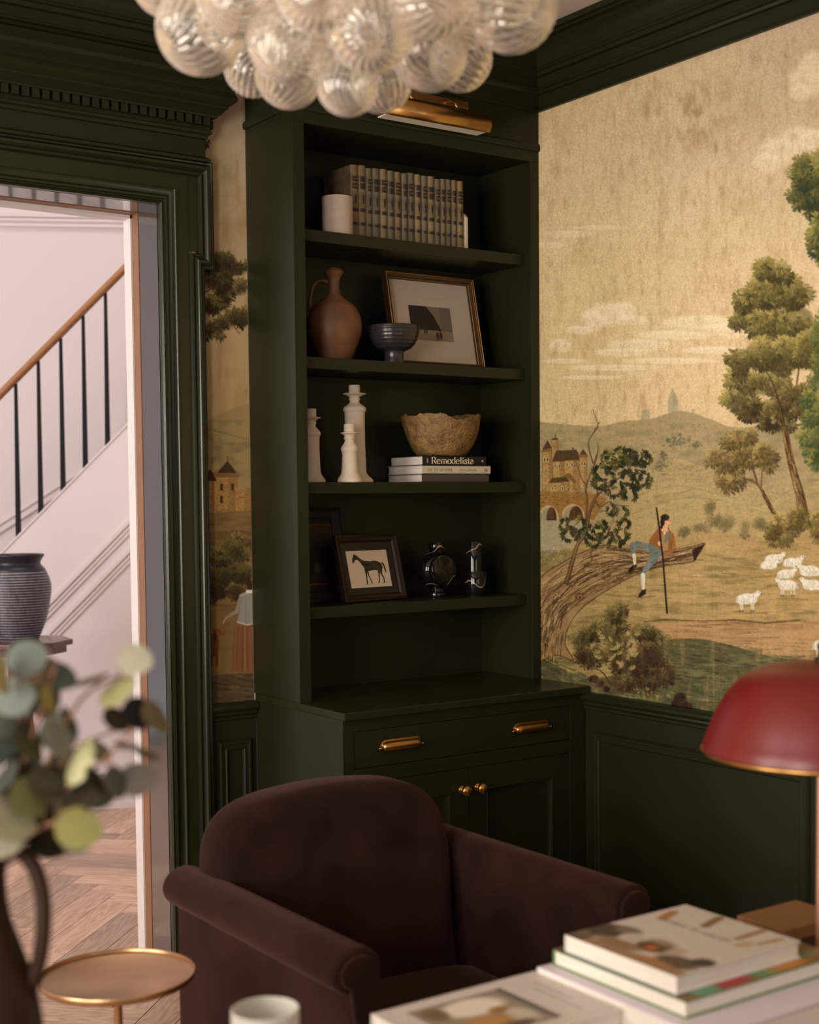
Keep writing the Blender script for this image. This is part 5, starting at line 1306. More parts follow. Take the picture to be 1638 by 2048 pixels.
# clouds
def cloud(pts, a=.45, col=(232, 212, 170)):
    a = a * 1.25
    for (x, y, rx, ry) in pts:
        cv.ell(x, y, rx, ry, col, alpha=a, soft=max(2., ry * .5))
        cv.ell(x, y + ry * .25, rx * .8, ry * .6, (196, 168, 122), alpha=a * .5, soft=ry * .5)
cloud([(1215, 628, 44, 22), (1188, 640, 24, 20), (1250, 618, 20, 14), (1160, 660, 26, 8), (1120, 690, 20, 12), (1262, 640, 30, 10)])
cloud([(1400, 645, 80, 14), (1350, 670, 70, 9), (1280, 690, 60, 12), (1240, 705, 50, 8), (1470, 660, 50, 14)], .42)
cloud([(1230, 735, 90, 6), (1340, 722, 90, 6), (1130, 722, 40, 5), (1180, 755, 60, 4), (1430, 700, 60, 7)], .40)
cloud([(1560, 300, 40, 26), (1535, 325, 26, 20), (1600, 275, 34, 22), (1630, 280, 30, 20), (1620, 160, 40, 30), (1640, 130, 40, 30), (1600, 185, 20, 16), (1720, 240, 60, 30), (1800, 150, 80, 40)], .50)
cloud([(1140, 468, 50, 7), (1200, 455, 50, 5), (1100, 490, 30, 6)], .32)
for k in range(90):
    x = rng.uniform(1080, 1500); y = 745 - (x - 1080) * .16 + rng.normal(0, 40); L = rng.uniform(20, 80)
    cv.line([(x, y), (x + L, y - L * .10)], [.4, 1.6], (222, 200, 156), .28)
# distant hills and the pale ruin on the ridge
def ridge(pts, bottom=1440):
    P = smooth_prof(pts, 6); return list(P) + [(P[-1][0], bottom), (P[0][0], bottom)]
cv.poly([(1280, 848), (1284, 820), (1300, 820), (1300, 842), (1336, 840), (1336, 800), (1345, 775), (1356, 800), (1358, 838), (1384, 838), (1384, 818), (1388, 818), (1388, 842)], (138, 128, 94), .6)
cv.line([(1358, 828), (1386, 826)], 2, (120, 112, 80), .4)
cv.poly(ridge([(1068, 842), (1120, 848), (1200, 852), (1250, 842), (1300, 838), (1360, 822), (1420, 838), (1470, 855), (1560, 850), (1650, 862), (1900, 850)]), (146, 126, 82), .85)
m = cv.noise(26, 14, 4); cv.blend(np.clip((m - .45) * 3, 0, 1) * ((GY > 845) & (GY < 1060)) * .40, (104, 96, 64))
m = cv.noise(40, 30, 3); cv.blend(np.clip((m - .45) * 3, 0, 1) * ((GY > 850) & (GY < 1060)) * .30, (176, 150, 96))
m = cv.noise(6, 5, 2); cv.blend(np.clip((m - .5) * 3, 0, 1) * ((GY > 848) & (GY < 1090)) * .22, (92, 86, 58))
for pts, col in (([(1240, 980), (1300, 935), (1350, 915), (1400, 930), (1460, 960), (1560, 990)], (168, 142, 88)), ([(1230, 1010), (1290, 985), (1360, 972), (1440, 990), (1560, 1020), (1700, 1000)], (158, 134, 82)), ([(1180, 1060), (1260, 1030), (1340, 1000), (1420, 998), (1520, 1010), (1640, 960), (1900, 940)], (164, 138, 84))):
    cv.poly(ridge(pts), col, .42)
    for k in range(260):
        x = rng.uniform(pts[0][0], pts[-1][0]); y0_ = np.interp(x, [p[0] for p in pts], [p[1] for p in pts]); dy = abs(rng.normal(0, 18)) + 2
        cv.line([(x, y0_ + dy), (x + rng.uniform(4, 16), y0_ + dy - 1)], [.5, 2.6], (104, 94, 60) if dy > 9 else (182, 156, 104), .22)
    P = smooth_prof(pts, 6)
    for k in range(len(P) - 1): cv.line([P[k], P[k + 1]], 1.6, (96, 88, 56), .28)
for k in range(60):
    x = rng.uniform(1240, 1640); y = rng.uniform(900, 1080); L = rng.uniform(15, 70)
    cv.line([(x, y), (x + L, y + rng.normal(0, 6) - L * .12)], [.5, 1.4], (92, 84, 52), .3)
for x, y, r in ((1360, 880, 22), (1345, 885, 16), (1330, 925, 16), (1318, 935, 12), (1390, 890, 10), (1325, 910, 12)):
    for k in range(26): cv.ell(x + rng.normal(0, r * .5), y + rng.normal(0, r * .3), 2.6, 2.0, (96 + rng.normal(0, 10), 90, 60), alpha=.6)
# meadow
cv.poly(ridge([(1068, 1118), (1140, 1090), (1220, 1088), (1300, 1070), (1420, 1062), (1540, 1075), (1700, 1060), (1900, 1050)]), (156, 128, 76), .95)
m = cv.noise(40, 9, 4); cv.blend(np.clip((m - .47) * 4, 0, 1) * W_(1060, 1110) * .62, (104, 86, 44))
m = cv.noise(60, 14, 4); cv.blend(np.clip((m - .48) * 4, 0, 1) * W_(1060, 1110) * .45, (184, 150, 88))
for k in range(520):
    x = rng.uniform(1080, 1660); y = rng.uniform(1080, 1245); L = rng.uniform(8, 46)
    c = [(104, 88, 40), (128, 104, 50), (186, 152, 90), (84, 76, 36)][rng.integers(4)]
    cv.line([(x, y), (x + L, y + rng.normal(0, 2))], [.4, 1.7], c, rng.uniform(.25, .6))
# river at the left under the bridge
cv.poly([(1068, 1030), (1150, 1040), (1190, 1060), (1160, 1085), (1110, 1105), (1068, 1120)], (150, 136, 98), .8)
for k in range(40):
    x = rng.uniform(1070, 1140); y = rng.uniform(1042, 1100); cv.line([(x, y), (x + rng.uniform(10, 40), y + .8)], 1.0, (180, 164, 122), .5)
# castle
ST, SDK, RF = (166, 130, 72), (96, 66, 32), (76, 56, 32)
def tower(x0, x1, y0, y1, roof=None):
    cv.poly([(x0, y0), (x1, y0), (x1, y1), (x0, y1)], ST); cv.poly([(x0 + (x1 - x0) * .62, y0), (x1, y0), (x1, y1), (x0 + (x1 - x0) * .62, y1)], (128, 96, 50), .65)
    for k in range(int((y1 - y0) * (x1 - x0) / 16)):
        x = rng.uniform(x0 + 1, x1 - 4); y = rng.uniform(y0 + 2, y1 - 2); cv.line([(x, y), (x + rng.uniform(1.5, 4), y)], .8, SDK, .55)
    cv.line([(x0, y0), (x0, y1)], .9, SDK, .8); cv.line([(x1, y0), (x1, y1)], .9, SDK, .8)
    if roof: cv.poly([(x0 - 2, y0), (x1 + 2, y0), ((x0 + x1) / 2, y0 - roof)], RF)
tower(1085, 1105, 902, 985, 22); cv.poly([(1083, 900), (1107, 895), (1107, 902), (1083, 905)], (120, 88, 46))
tower(1104, 1116, 880, 930); cv.poly([(1102, 880), (1118, 880), (1114, 876), (1106, 876)], RF); cv.line([(1111, 876), (1111, 868)], 1.6, RF)
tower(1122, 1160, 918, 984); cv.poly([(1122, 901), (1153, 899), (1162, 920), (1118, 922)], RF); cv.ell(1146, 897, 1.8, 2.4, RF)
for k in range(8): cv.line([(1120, 904 + k * 2.3), (1158, 904 + k * 2.2)], .7, (52, 38, 20), .5)
tower(1159, 1174, 912, 975, 14); cv.poly([(1157, 909), (1176, 909), (1176, 915), (1157, 915)], (120, 88, 46))
tower(1106, 1128, 923, 980); cv.poly([(1104, 923), (1130, 923), (1121, 900), (1112, 902)], RF)
tower(1098, 1138, 966, 985); cv.poly([(1096, 967), (1140, 963), (1132, 953), (1104, 956)], RF); cv.poly([(1128, 950), (1140, 946), (1154, 966), (1148, 966)], (110, 80, 42))
for x, y in ((1089, 920), (1095, 920), (1092, 942), (1110, 932), (1119, 933), (1134, 930), (1144, 930), (1164, 928), (1169, 928), (1105, 977), (1125, 977), (1132, 976)):
    cv.poly([(x - 1.8, y - 5), (x + 1.8, y - 5), (x + 1.8, y + 4), (x - 1.8, y + 4)], (196, 170, 112)); cv.poly([(x - 1, y - 4), (x + 1, y - 4), (x + 1, y + 3), (x - 1, y + 3)], (58, 40, 20))
# bridge with two arches
cv.poly([(1068, 982), (1120, 983), (1180, 986), (1214, 996), (1206, 1010), (1188, 1040), (1170, 1036), (1068, 1030)], (134, 96, 46))
for k in range(150):
    x = rng.uniform(1070, 1205); y = rng.uniform(984, 1030); cv.line([(x, y), (x + rng.uniform(2, 6), y)], rng.uniform(.8, 2.2), [(86, 56, 26), (166, 126, 66), (104, 70, 34)][rng.integers(3)], .7)
for cx_, rx, ry in ((1097, 18, 30), (1146, 22, 32)):
    cv.ell(cx_, 1040, rx + 3, ry, (176, 146, 92)); cv.ell(cx_, 1041, rx - 1, ry - 4, (140, 126, 92)); cv.ell(cx_ + 6, 1036, rx - 8, ry - 8, (70, 44, 26), soft=1.5)
    cv.poly([(cx_ - rx - 5, 1041), (cx_ + rx + 5, 1041), (cx_ + rx + 5, 1075), (cx_ - rx - 5, 1075)], (152, 138, 100), .95)
for x, w in ((1068, 11), (1117, 8), (1168, 9)): cv.poly([(x, 1012), (x + w, 1012), (x + w - 1, 1042), (x + 1, 1042)], (140, 102, 52))
for k in range(30): cv.ell(1085 + rng.normal(0, 14), 1122 + rng.normal(0, 10), 3.4, 2.4, (116 + rng.normal(0, 14), 104, 62), alpha=.6)
for k in range(70): cv.fan(rng.uniform(1082, 1140), rng.uniform(1105, 1140), 3, 8, 1.8, (104, 92, 50), -1.57, 1.2, .6)
# dirt road lower right
cv.poly(ridge([(1255, 1252), (1330, 1246), (1450, 1240), (1560, 1250), (1660, 1238), (1900, 1230)], 1330) , (166, 126, 80), .9)
m = cv.noise(50, 6, 3); cv.blend(np.clip((m - .47) * 4, 0, 1) * ((GY > 1243) & (GX > 1260)) * .4, (120, 82, 46))
for k in range(26):
    x = rng.uniform(1270, 1600); y = rng.uniform(1240, 1310); cv.line([(x, y), (x + rng.uniform(20, 70), y + rng.normal(0, 3))], [.6, 2.2], (82, 54, 32), .5)
cv.line([(1288, 1244), (1330, 1239), (1400, 1242), (1470, 1240), (1530, 1246), (1600, 1240)], [2, 3.5, 2, 3.5, 4, 3], (70, 48, 28), .7)
# dark grassy bank at the bottom
cv.poly(ridge([(1068, 1302), (1110, 1330), (1160, 1352), (1220, 1352), (1280, 1310), (1330, 1281), (1400, 1278), (1460, 1290), (1540, 1312), (1640, 1322), (1900, 1330)], 1460), (76, 70, 40), .95)
m = cv.noise(36, 8, 4); cv.blend(np.clip((m - .45) * 4, 0, 1) * W_(1300, 1320) * .55, (52, 52, 28))
m = cv.noise(30, 7, 3); cv.blend(np.clip((m - .5) * 4, 0, 1) * W_(1300, 1320) * .5, (126, 118, 70))
for k in range(1100):
    x = rng.uniform(1074, 1700); y = rng.uniform(1285, 1430)
    lim = 1300 + max(0, (x - 1074)) * .5 if x < 1180 else (1352 - (x - 1220) * .7 if x < 1320 else 1280 + max(0, x - 1420) * .18)
    if y < lim: continue
    sl_ = .45 if x < 1230 else .12
    L = rng.uniform(8, 34); c = [(30, 36, 22), (48, 52, 30), (116, 108, 66), (76, 80, 48)][rng.integers(4)]
    cv.line([(x, y), (x + L, y + L * sl_ + rng.normal(0, 2))], [.5, 2.8], c, rng.uniform(.35, .75))
# fallen trunk sweeping up to the right
TR = smooth_prof([(1068, 1170), (1092, 1145), (1120, 1128), (1148, 1112), (1190, 1095), (1215, 1090), (1260, 1100), (1300, 1102), (1340, 1100), (1380, 1094), (1410, 1087), (1392, 1106), (1388, 1122), (1340, 1130), (1290, 1142), (1240, 1166), (1196, 1192), (1160, 1220), (1138, 1252), (1130, 1288), (1146, 1320), (1110, 1310), (1068, 1330)], 4)
cv.poly(TR, (140, 108, 66)); cv.line(TR, 1.8, (56, 38, 20), .85)
TOPL = np.array(smooth_prof([(1068, 1178), (1092, 1150), (1148, 1116), (1215, 1094), (1300, 1104), (1400, 1090)], 12)); BOTL = np.array(smooth_prof([(1078, 1330), (1104, 1268), (1150, 1212), (1230, 1168), (1300, 1138), (1390, 1118)], 12))
nT = min(len(TOPL), len(BOTL))
TOPL = TOPL[np.linspace(0, len(TOPL) - 1, nT).astype(int)]; BOTL = BOTL[np.linspace(0, len(BOTL) - 1, nT).astype(int)]
for k in range(420):
    f = rng.uniform(.02, 1) ** .8; i0 = rng.integers(0, nT - 8); n_ = rng.integers(4, 14); idx = np.clip(np.arange(i0, i0 + n_), 0, nT - 1)
    P = TOPL[idx] * (1 - f) + BOTL[idx] * f + rng.normal(0, .7, (len(idx), 2)); P[:, 1] += np.linspace(0, rng.normal(0, 5), len(idx))
    dark = rng.random() < .42 + .45 * f
    cv.line(P, rng.uniform(.7, 1.9) if dark else rng.uniform(.8, 2.0), (56, 38, 20) if dark else (182, 148, 96), rng.uniform(.45, .85))
for k in range(150):
    x = rng.uniform(1070, 1128); y = rng.uniform(1215, 1300); b_ = (x - 1098) * .004
    cv.line([(x, y), (x - 4 + (y - 1250) * .05 + b_ * 10, y + rng.uniform(10, 26))], rng.uniform(.8, 2.0), (58, 40, 22) if rng.random() < .62 else (176, 142, 92), .65)
cv.ell(1158, 1193, 9, 8, (92, 62, 34)); cv.ell(1160, 1194, 5, 4.5, (140, 104, 60)); cv.ell(1160, 1195, 2.5, 2.2, (54, 34, 18))
cv.poly([(1384, 1100), (1411, 1087), (1400, 1106), (1388, 1124)], (44, 26, 16))
# sapling growing from the trunk
BR = (72, 48, 28)
def branch(pts, w0, w1, c=BR):
    P = smooth_prof(pts, 5); cv.line(P, list(np.linspace(w0, w1, len(P))), c, .95); cv.line([(x - .6, y) for x, y in P], list(np.linspace(w0 * .3, w1 * .3, len(P))), (150, 116, 70), .6)
branch([(1133, 1165), (1146, 1120), (1156, 1088), (1172, 1066), (1178, 1030), (1188, 1000), (1196, 985)], 9, 4)
branch([(1186, 1012), (1196, 990), (1230, 962), (1246, 950)], 4, 1.6); branch([(1172, 1040), (1174, 1000), (1172, 975), (1184, 940), (1192, 920), (1196, 900)], 4, 1.6)
branch([(1186, 926), (1178, 898), (1178, 880), (1190, 862), (1196, 850), (1186, 820)], 2.6, 1.0); branch([(1188, 924), (1194, 908), (1197, 896), (1194, 884)], 2, .8); branch([(1186, 866), (1196, 850), (1200, 842)], 1.4, .7)
branch([(1174, 975), (1162, 955), (1158, 940), (1152, 925)], 2, .9); branch([(1192, 1005), (1200, 1014), (1218, 1004), (1232, 1010), (1258, 1012)], 3.4, 1.2); branch([(1220, 1005), (1228, 1025), (1226, 1042)], 1.5, .9)
branch([(1172, 1068), (1190, 1080), (1212, 1076), (1224, 1066)], 4, 1.2); branch([(1212, 1074), (1222, 1050), (1236, 1040)], 1.6, .9); branch([(1184, 1120), (1182, 1105), (1190, 1092)], 3, 1.5); branch([(1150, 1050), (1160, 1040), (1156, 1030)], 2, 1)
DKL, OLV = (34, 36, 20), (70, 66, 30)
for (x, y, r, n_) in ((1222, 922, 20, 26), (1245, 912, 18, 24), (1268, 915, 16, 26), (1288, 918, 14, 26), (1205, 945, 16, 18), (1240, 940, 22, 22), (1200, 968, 12, 16), (1230, 980, 18, 26), (1262, 958, 18, 24), (1284, 962, 18, 28), (1260, 990, 14, 16), (1240, 1030, 14, 12), (1224, 1022, 8, 8), (1148, 1052, 22, 36), (1140, 1070, 14, 20), (1196, 1062, 20, 34), (1188, 1082, 12, 16), (1242, 1072, 14, 20), (1228, 1090, 10, 14), (1250, 1050, 10, 10), (1252, 920, 8, 8)):
    for k in range(int(n_ * .72)):
        a = rng.uniform(0, 6.28); q = r * math.sqrt(rng.random()) * 1.1
        c = DKL if rng.random() < .7 else OLV
        cv.fan(x + q * math.cos(a), y + q * math.sin(a) * .8, rng.integers(5, 8), 8.5, 2.9, c, math.atan2(math.sin(a) + .4, math.cos(a) + .25), 2.4, .95, 5)
for (x, y) in ((1225, 905), (1235, 910), (1150, 1042), (1195, 1048), (1215, 925)):
    for k in range(5): cv.fan(x + rng.normal(0, 7), y + rng.normal(0, 5), 4, 6, 2.2, (124, 110, 50), -1.57, 2.0, .8, 8)
# shepherd seated on the trunk
sk = (202, 148, 100)
cv.poly([(1314, 1062), (1322, 1052), (1336, 1054), (1346, 1070), (1349, 1102), (1340, 1110), (1316, 1106), (1296, 1098), (1300, 1078)], (124, 76, 34))
cv.poly([(1324, 1066), (1338, 1060), (1336, 1100), (1322, 1104)], (150, 112, 66)); cv.poly([(1326, 1064), (1332, 1060), (1330, 1070)], (228, 214, 186)); cv.poly([(1331, 1066), (1340, 1062), (1337, 1080), (1328, 1088)], (104, 104, 80))
cv.line([(1316, 1062), (1303, 1080), (1306, 1092), (1324, 1094)], [8, 8, 7, 5], (132, 82, 36)); cv.line([(1344, 1070), (1348, 1092), (1338, 1106), (1322, 1112)], [8, 8, 7, 4], (138, 88, 40)); cv.line([(1345, 1072), (1342, 1100)], 1.2, (80, 46, 20), .7)
cv.ell(1320, 1088, 3.5, 4, sk); cv.ell(1322, 1112, 3.5, 3, sk)
cv.poly([(1325, 1050), (1334, 1050), (1336, 1062), (1328, 1066), (1322, 1060)], sk); cv.ell(1332, 1043, 7, 10, sk, .2)
cv.ell(1330, 1035, 8.5, 6.5, (36, 24, 16)); cv.ell(1325, 1044, 4.5, 8.5, (36, 24, 16)); cv.ell(1323, 1054, 2.5, 4, (36, 24, 16)); cv.line([(1336, 1041), (1339, 1041)], 1.2, (60, 36, 22)); cv.line([(1337, 1051), (1339.5, 1051)], 1, (140, 70, 50)); cv.ell(1340, 1046, 1.4, 2, sk)
JB, JD = (96, 102, 90), (52, 58, 52)
cv.line([(1318, 1106), (1296, 1094), (1274, 1088), (1264, 1092)], [15, 15, 12, 9], JB); cv.line([(1265, 1090), (1266, 1104), (1268, 1110)], [10, 10, 8], JB); cv.line([(1312, 1110), (1302, 1124), (1290, 1140), (1286, 1148)], [17, 15, 11, 9], JB)
for k in range(46):
    t_ = rng.random(); x, y = (1318 - 52 * t_, 1108 - 18 * t_) if rng.random() < .5 else (1314 - 28 * t_, 1112 + 36 * t_)
    x += rng.normal(0, 3.5); y += rng.normal(0, 3); cv.line([(x, y), (x - 4, y + 4)], 1.1, JD if rng.random() < .6 else (128, 140, 128), .6)
cv.line([(1268, 1110), (1270, 1130)], [7, 5.5], (206, 194, 158)); cv.line([(1286, 1150), (1286, 1166), (1287, 1178)], [9, 7.5, 5.5], (206, 196, 164)); cv.line([(1284, 1152), (1285, 1176)], 1, (140, 126, 96), .6)
cv.poly([(1266, 1130), (1274, 1128), (1272, 1136), (1262, 1144), (1256, 1144), (1258, 1138)], (34, 22, 16)); cv.poly([(1284, 1180), (1292, 1178), (1292, 1188), (1282, 1194), (1276, 1194), (1278, 1188)], (34, 22, 16))
cv.line([(1313, 1016), (1319, 1060), (1326, 1120), (1334, 1226)], [3.2, 3.2, 3.4, 3.6], (34, 22, 15)); cv.ell(1318, 1086, 3, 3.4, sk)
cv.line([(1270, 1192), (1282, 1196), (1310, 1192)], 1.6, (82, 62, 32), .7)
# sheep
def sheep(x, y, s, flip=1, lying=False):
    W0, W1 = (206, 194, 164), (150, 134, 100)
    if not lying:
        for dx in (-.55, -.35, .35, .52): cv.line([(x + dx * 22 * s * flip, y + 5 * s), (x + dx * 22 * s * flip + rng.normal(0, .8), y + 20 * s)], [3.2 * s, 2.0 * s], (190, 176, 146)); cv.ell(x + dx * 22 * s * flip, y + 20.5 * s, 1.5 * s, 1.5 * s, (60, 46, 30))
    cv.ell(x, y, 17 * s, 9.5 * s, W0); cv.ell(x - 10 * s * flip, y + 1 * s, 8 * s, 8 * s, W0); cv.ell(x + 11 * s * flip, y - 1 * s, 7 * s, 9 * s, W0)
    cv.ell(x + 16 * s * flip, y - 7 * s, 4.2 * s, 6 * s, W0, .5 * flip); cv.ell(x + 20 * s * flip, y - 10 * s, 5 * s, 3.6 * s, (216, 204, 176), .35 * flip); cv.ell(x + 24 * s * flip, y - 8.5 * s, 1.6 * s, 1.6 * s, (110, 92, 66)); cv.ell(x + 20.5 * s * flip, y - 11 * s, .9, .9, (40, 30, 20)); cv.line([(x + 17 * s * flip, y - 12 * s), (x + 14 * s * flip, y - 10.5 * s)], 2 * s, (186, 170, 138))
    for k in range(int(60 * s)):
        a = rng.uniform(0, 6.28); q = math.sqrt(rng.random()); px_, py_ = x + 17 * s * q * math.cos(a), y + 9 * s * q * math.sin(a)
        cv.line([(px_, py_), (px_ + rng.normal(0, 1.5), py_ + 2.5)], .9, W1 if rng.random() < .55 + .3 * math.sin(a) else (228, 218, 192), .6)
    cv.line([(x - 17 * s * flip, y - 3 * s), (x - 19 * s * flip, y + 6 * s)], 3 * s, (176, 160, 126))
sheep(1548, 1118, 1.0, 1, True); sheep(1538, 1130, .9, 1, True); sheep(1585, 1125, 1.0, 1, True); sheep(1620, 1142, 1.15, -1, True); sheep(1572, 1148, .95, 1, True); sheep(1625, 1170, 1.1, -1, True); sheep(1575, 1170, 1.05, -1); sheep(1494, 1198, 1.15, 1); sheep(1665, 1160, 1.1, 1); sheep(1650, 1290, 1.3, 1)
for x, y in ((1494, 1224), (1575, 1196)): cv.line([(x - 24, y), (x + 40, y + 3)], [1, 3], (96, 74, 38), .5)
# leafy bush in the lower left
def bush(blobs, light, mid, dark, L=9, Wd=3.0):
    """foliage built from overlapping clumps, each lit from the upper left, with leaves fanning outwards"""
    li, mi, da = (np.array(c, float) for c in (light, mid, dark))
    sub = []
    for (x, y, rx, ry) in blobs:
        n = max(2, int(rx * ry / 95))
        for k in range(n):
            a = rng.uniform(0, 6.28); q = math.sqrt(rng.random()) * .85
            sub.append((x + rx * q * math.cos(a), y + ry * q * math.sin(a), rng.uniform(.26, .44) * min(rx, ry) + 5, math.sin(a) * q))
    for (x, y, rx, ry) in blobs: cv.ell(x, y, rx * .74, ry * .74, mi * .55 + da * .45, alpha=.6, soft=6)
    sub.sort(key=lambda b: -b[1] + rng.normal(0, 8))
    for (x, y, r, hi) in sub:
        tone = rng.normal(0, .16) - .28 * hi
        cv.ell(x + r * .15, y + r * .2, r * .95, r * .85, da, alpha=.38, soft=r * .7)
        for k in range(int(r * r / 3.4) + 8):
            a = rng.uniform(0, 6.28); q = math.sqrt(rng.random())
            lx_, ly_ = x + r * q * math.cos(a), y + r * q * math.sin(a) * .85
            l = .46 + tone - .42 * (math.cos(a) * .45 + math.sin(a) * .9) * q + rng.normal(0, .11)
            c = da + (mi - da) * min(1, max(0, l * 2)) if l < .5 else mi + (li - mi) * min(1, (l - .5) * 2)
            ang = math.atan2(math.sin(a) * .9 + .15, math.cos(a)) + rng.normal(0, .45)
            cv.leaf(lx_, ly_, L * rng.uniform(.7, 1.15), Wd * rng.uniform(.7, 1.1), ang, np.clip(c + rng.normal(0, 5), 0, 255), .88)
bush([(1225, 1235, 22, 18), (1240, 1215, 14, 10), (1190, 1262, 24, 16), (1165, 1285, 26, 20), (1225, 1270, 34, 26), (1280, 1265, 26, 20), (1300, 1268, 26, 20), (1318, 1285, 18, 16)], (140, 122, 68), (84, 72, 36), (40, 32, 16), 9.5, 3.2)
bush([(1180, 1310, 34, 22), (1235, 1320, 40, 26), (1290, 1320, 36, 28), (1330, 1350, 30, 22), (1290, 1360, 34, 20), (1240, 1365, 24, 16)], (118, 96, 52), (70, 54, 27), (38, 26, 14), 8, 2.4)
for k in range(34):
    x, y = rng.uniform(1180, 1275), rng.uniform(1268, 1345); cv.fan(x, y, 6, 9, 2.6, (150, 132, 76), -1.57 + rng.normal(0, .7), 2.2, .9, 12)
for pts in ([(1248, 1385), (1255, 1355), (1246, 1330)], [(1292, 1395), (1294, 1370), (1300, 1352)], [(1298, 1390), (1308, 1368), (1322, 1360)], [(1222, 1372), (1205, 1345), (1180, 1335)], [(1255, 1360), (1268, 1340), (1290, 1335)]): branch(pts, 3, 1.2, (40, 26, 16))
for x, y, r in ((1188, 1358, 10), (1200, 1368, 9), (1212, 1378, 8), (1360, 1395, 12), (1352, 1408, 10), (1372, 1412, 12)): cv.ell(x, y, r, r * .8, (44, 26, 18), soft=3)
for k in range(22): cv.fan(rng.uniform(1255, 1345), rng.uniform(1380, 1402), 4, 7, 1.4, (150, 124, 66), -1.57, 1.0, .7, 10)
for k in range(26): cv.ell(rng.uniform(1074, 1112), rng.uniform(1284, 1322), 1.6, 1.3, (164, 112, 40))
# big tree on the right
def trunk(pts, w):
    P = np.array(smooth_prof(pts, 6)); Wd = np.interp(np.linspace(0, 1, len(P)), np.linspace(0, 1, len(w)), w)
    cv.line(P, list(Wd), (84, 60, 32)); cv.line(P - np.c_[Wd * .28, Wd * 0], list(Wd * .3), (150, 120, 68), .8)
    for k in range(60):
        i0 = rng.integers(0, len(P) - 4); o_ = rng.uniform(-.42, .42) * Wd[i0]
        cv.line([(P[i][0] + o_ + rng.normal(0, .6), P[i][1]) for i in range(i0, i0 + 4)], rng.uniform(.8, 1.6), (46, 30, 16) if rng.random() < .6 else (164, 132, 78), .6)
trunk([(1606, 1028), (1600, 990), (1586, 940), (1578, 905), (1568, 850)], [22, 18, 15, 14, 12])
branch([(1572, 860), (1560, 800), (1548, 770), (1530, 742)], 9, 3); branch([(1570, 855), (1588, 820), (1592, 780), (1600, 720)], 7, 2.5); branch([(1556, 790), (1530, 775), (1510, 770)], 3, 1.4); branch([(1590, 800), (1610, 770), (1622, 745)], 3, 1.4)
trunk([(1552, 1034), (1536, 1005), (1522, 978), (1512, 965)], [8, 8, 6, 5]); branch([(1516, 968), (1500, 962), (1476, 956)], 4, 1.4); branch([(1514, 966), (1506, 940), (1502, 915)], 3, 1.2); branch([(1522, 975), (1524, 945)], 3, 2)
LG, MG, DG = (160, 140, 74), (112, 100, 50), (60, 52, 26)
bush([(1548, 545, 34, 26), (1540, 580, 46, 30), (1500, 600, 34, 26), (1580, 590, 40, 36), (1488, 640, 24, 22), (1545, 650, 46, 34), (1600, 640, 36, 34)], LG, MG, DG, 10, 4)
bush([(1480, 720, 26, 24), (1520, 710, 44, 32), (1575, 710, 46, 36), (1620, 700, 30, 40), (1480, 760, 30, 22), (1530, 770, 46, 28), (1470, 800, 26, 22)], LG, (104, 92, 46), DG, 10, 4)
bush([(1500, 815, 34, 22), (1545, 830, 40, 24), (1590, 800, 34, 30), (1560, 850, 34, 18)], (140, 120, 62), (88, 74, 36), (48, 38, 20), 9.5, 3.6)
bush([(1475, 880, 34, 22), (1440, 915, 28, 16), (1480, 920, 46, 26), (1530, 915, 28, 24), (1460, 955, 34, 20), (1500, 900, 30, 22), (1450, 965, 20, 16)], (168, 144, 84), (120, 98, 50), (66, 52, 26), 10, 3.2)
branch([(1514, 962), (1506, 935), (1502, 910)], 2.5, 1, (44, 28, 16)); branch([(1506, 960), (1484, 956)], 2.5, 1, (44, 28, 16))
branch([(1568, 850), (1556, 800), (1545, 765), (1534, 745)], 5, 1.6, (48, 32, 18)); branch([(1558, 800), (1538, 782)], 2.4, 1, (48, 32, 18))
# foliage entering from the right edge, and beyond it
bush([(1612, 345, 26, 34), (1595, 395, 24, 22), (1630, 390, 28, 34), (1660, 360, 60, 60), (1632, 425, 20, 16)], (150, 138, 70), (96, 92, 44), (44, 52, 32), 9, 3.8)
bush([(1636, 470, 14, 40), (1680, 480, 50, 60), (1740, 420, 80, 90), (1820, 380, 70, 100)], (150, 138, 70), (96, 92, 44), (50, 56, 32), 10, 4)
bush([(1625, 800, 20, 60), (1622, 870, 24, 34), (1632, 915, 22, 26), (1680, 850, 60, 80), (1720, 700, 80, 90), (1820, 780, 70, 120)], (150, 134, 66), (88, 90, 44), (50, 60, 34), 10, 4)
trunk([(1730, 1120), (1724, 1000), (1734, 900), (1726, 800)], [30, 26, 24, 20])
# shrubs at the foot of the trees
bush([(1570, 1050, 40, 18), (1600, 1035, 34, 18), (1630, 1045, 24, 22), (1680, 1060, 60, 26), (1560, 1072, 36, 16), (1800, 1060, 90, 30)], (164, 142, 76), (104, 86, 40), (60, 46, 22), 8, 2.6)
bush([(1418, 1020, 12, 16), (1440, 1045, 22, 16), (1400, 1055, 16, 10), (1490, 1058, 10, 16), (1370, 1060, 14, 9), (1520, 1045, 16, 14)], (140, 120, 70), (108, 92, 52), (84, 74, 44), 7, 1.9)
# ageing: fine mottling over everything, and paper seams
m = cv.noise(7, 22, 3); cv.blend(np.clip((m - .56) * 3, 0, 1) * .22, (120, 88, 48))
m = cv.noise(12, 70, 3); cv.blend(np.clip((m - .56) * 4, 0, 1) * W_(900, 1000) * .25, (186, 148, 90))
g_ = rng.normal(0, .022, (cv.h, cv.w, 1)).astype(np.float32); g_ = (g_ + np.roll(g_, 1, 0) + np.roll(g_, 1, 1)); cv.C = np.clip(cv.C * (1 + g_), 0, 1)
cv.line([(1427, 0), (1427, 1440)], .8, (214, 196, 150), .22); cv.line([(1426, 1150), (1426, 1440)], .8, (60, 50, 28), .3)

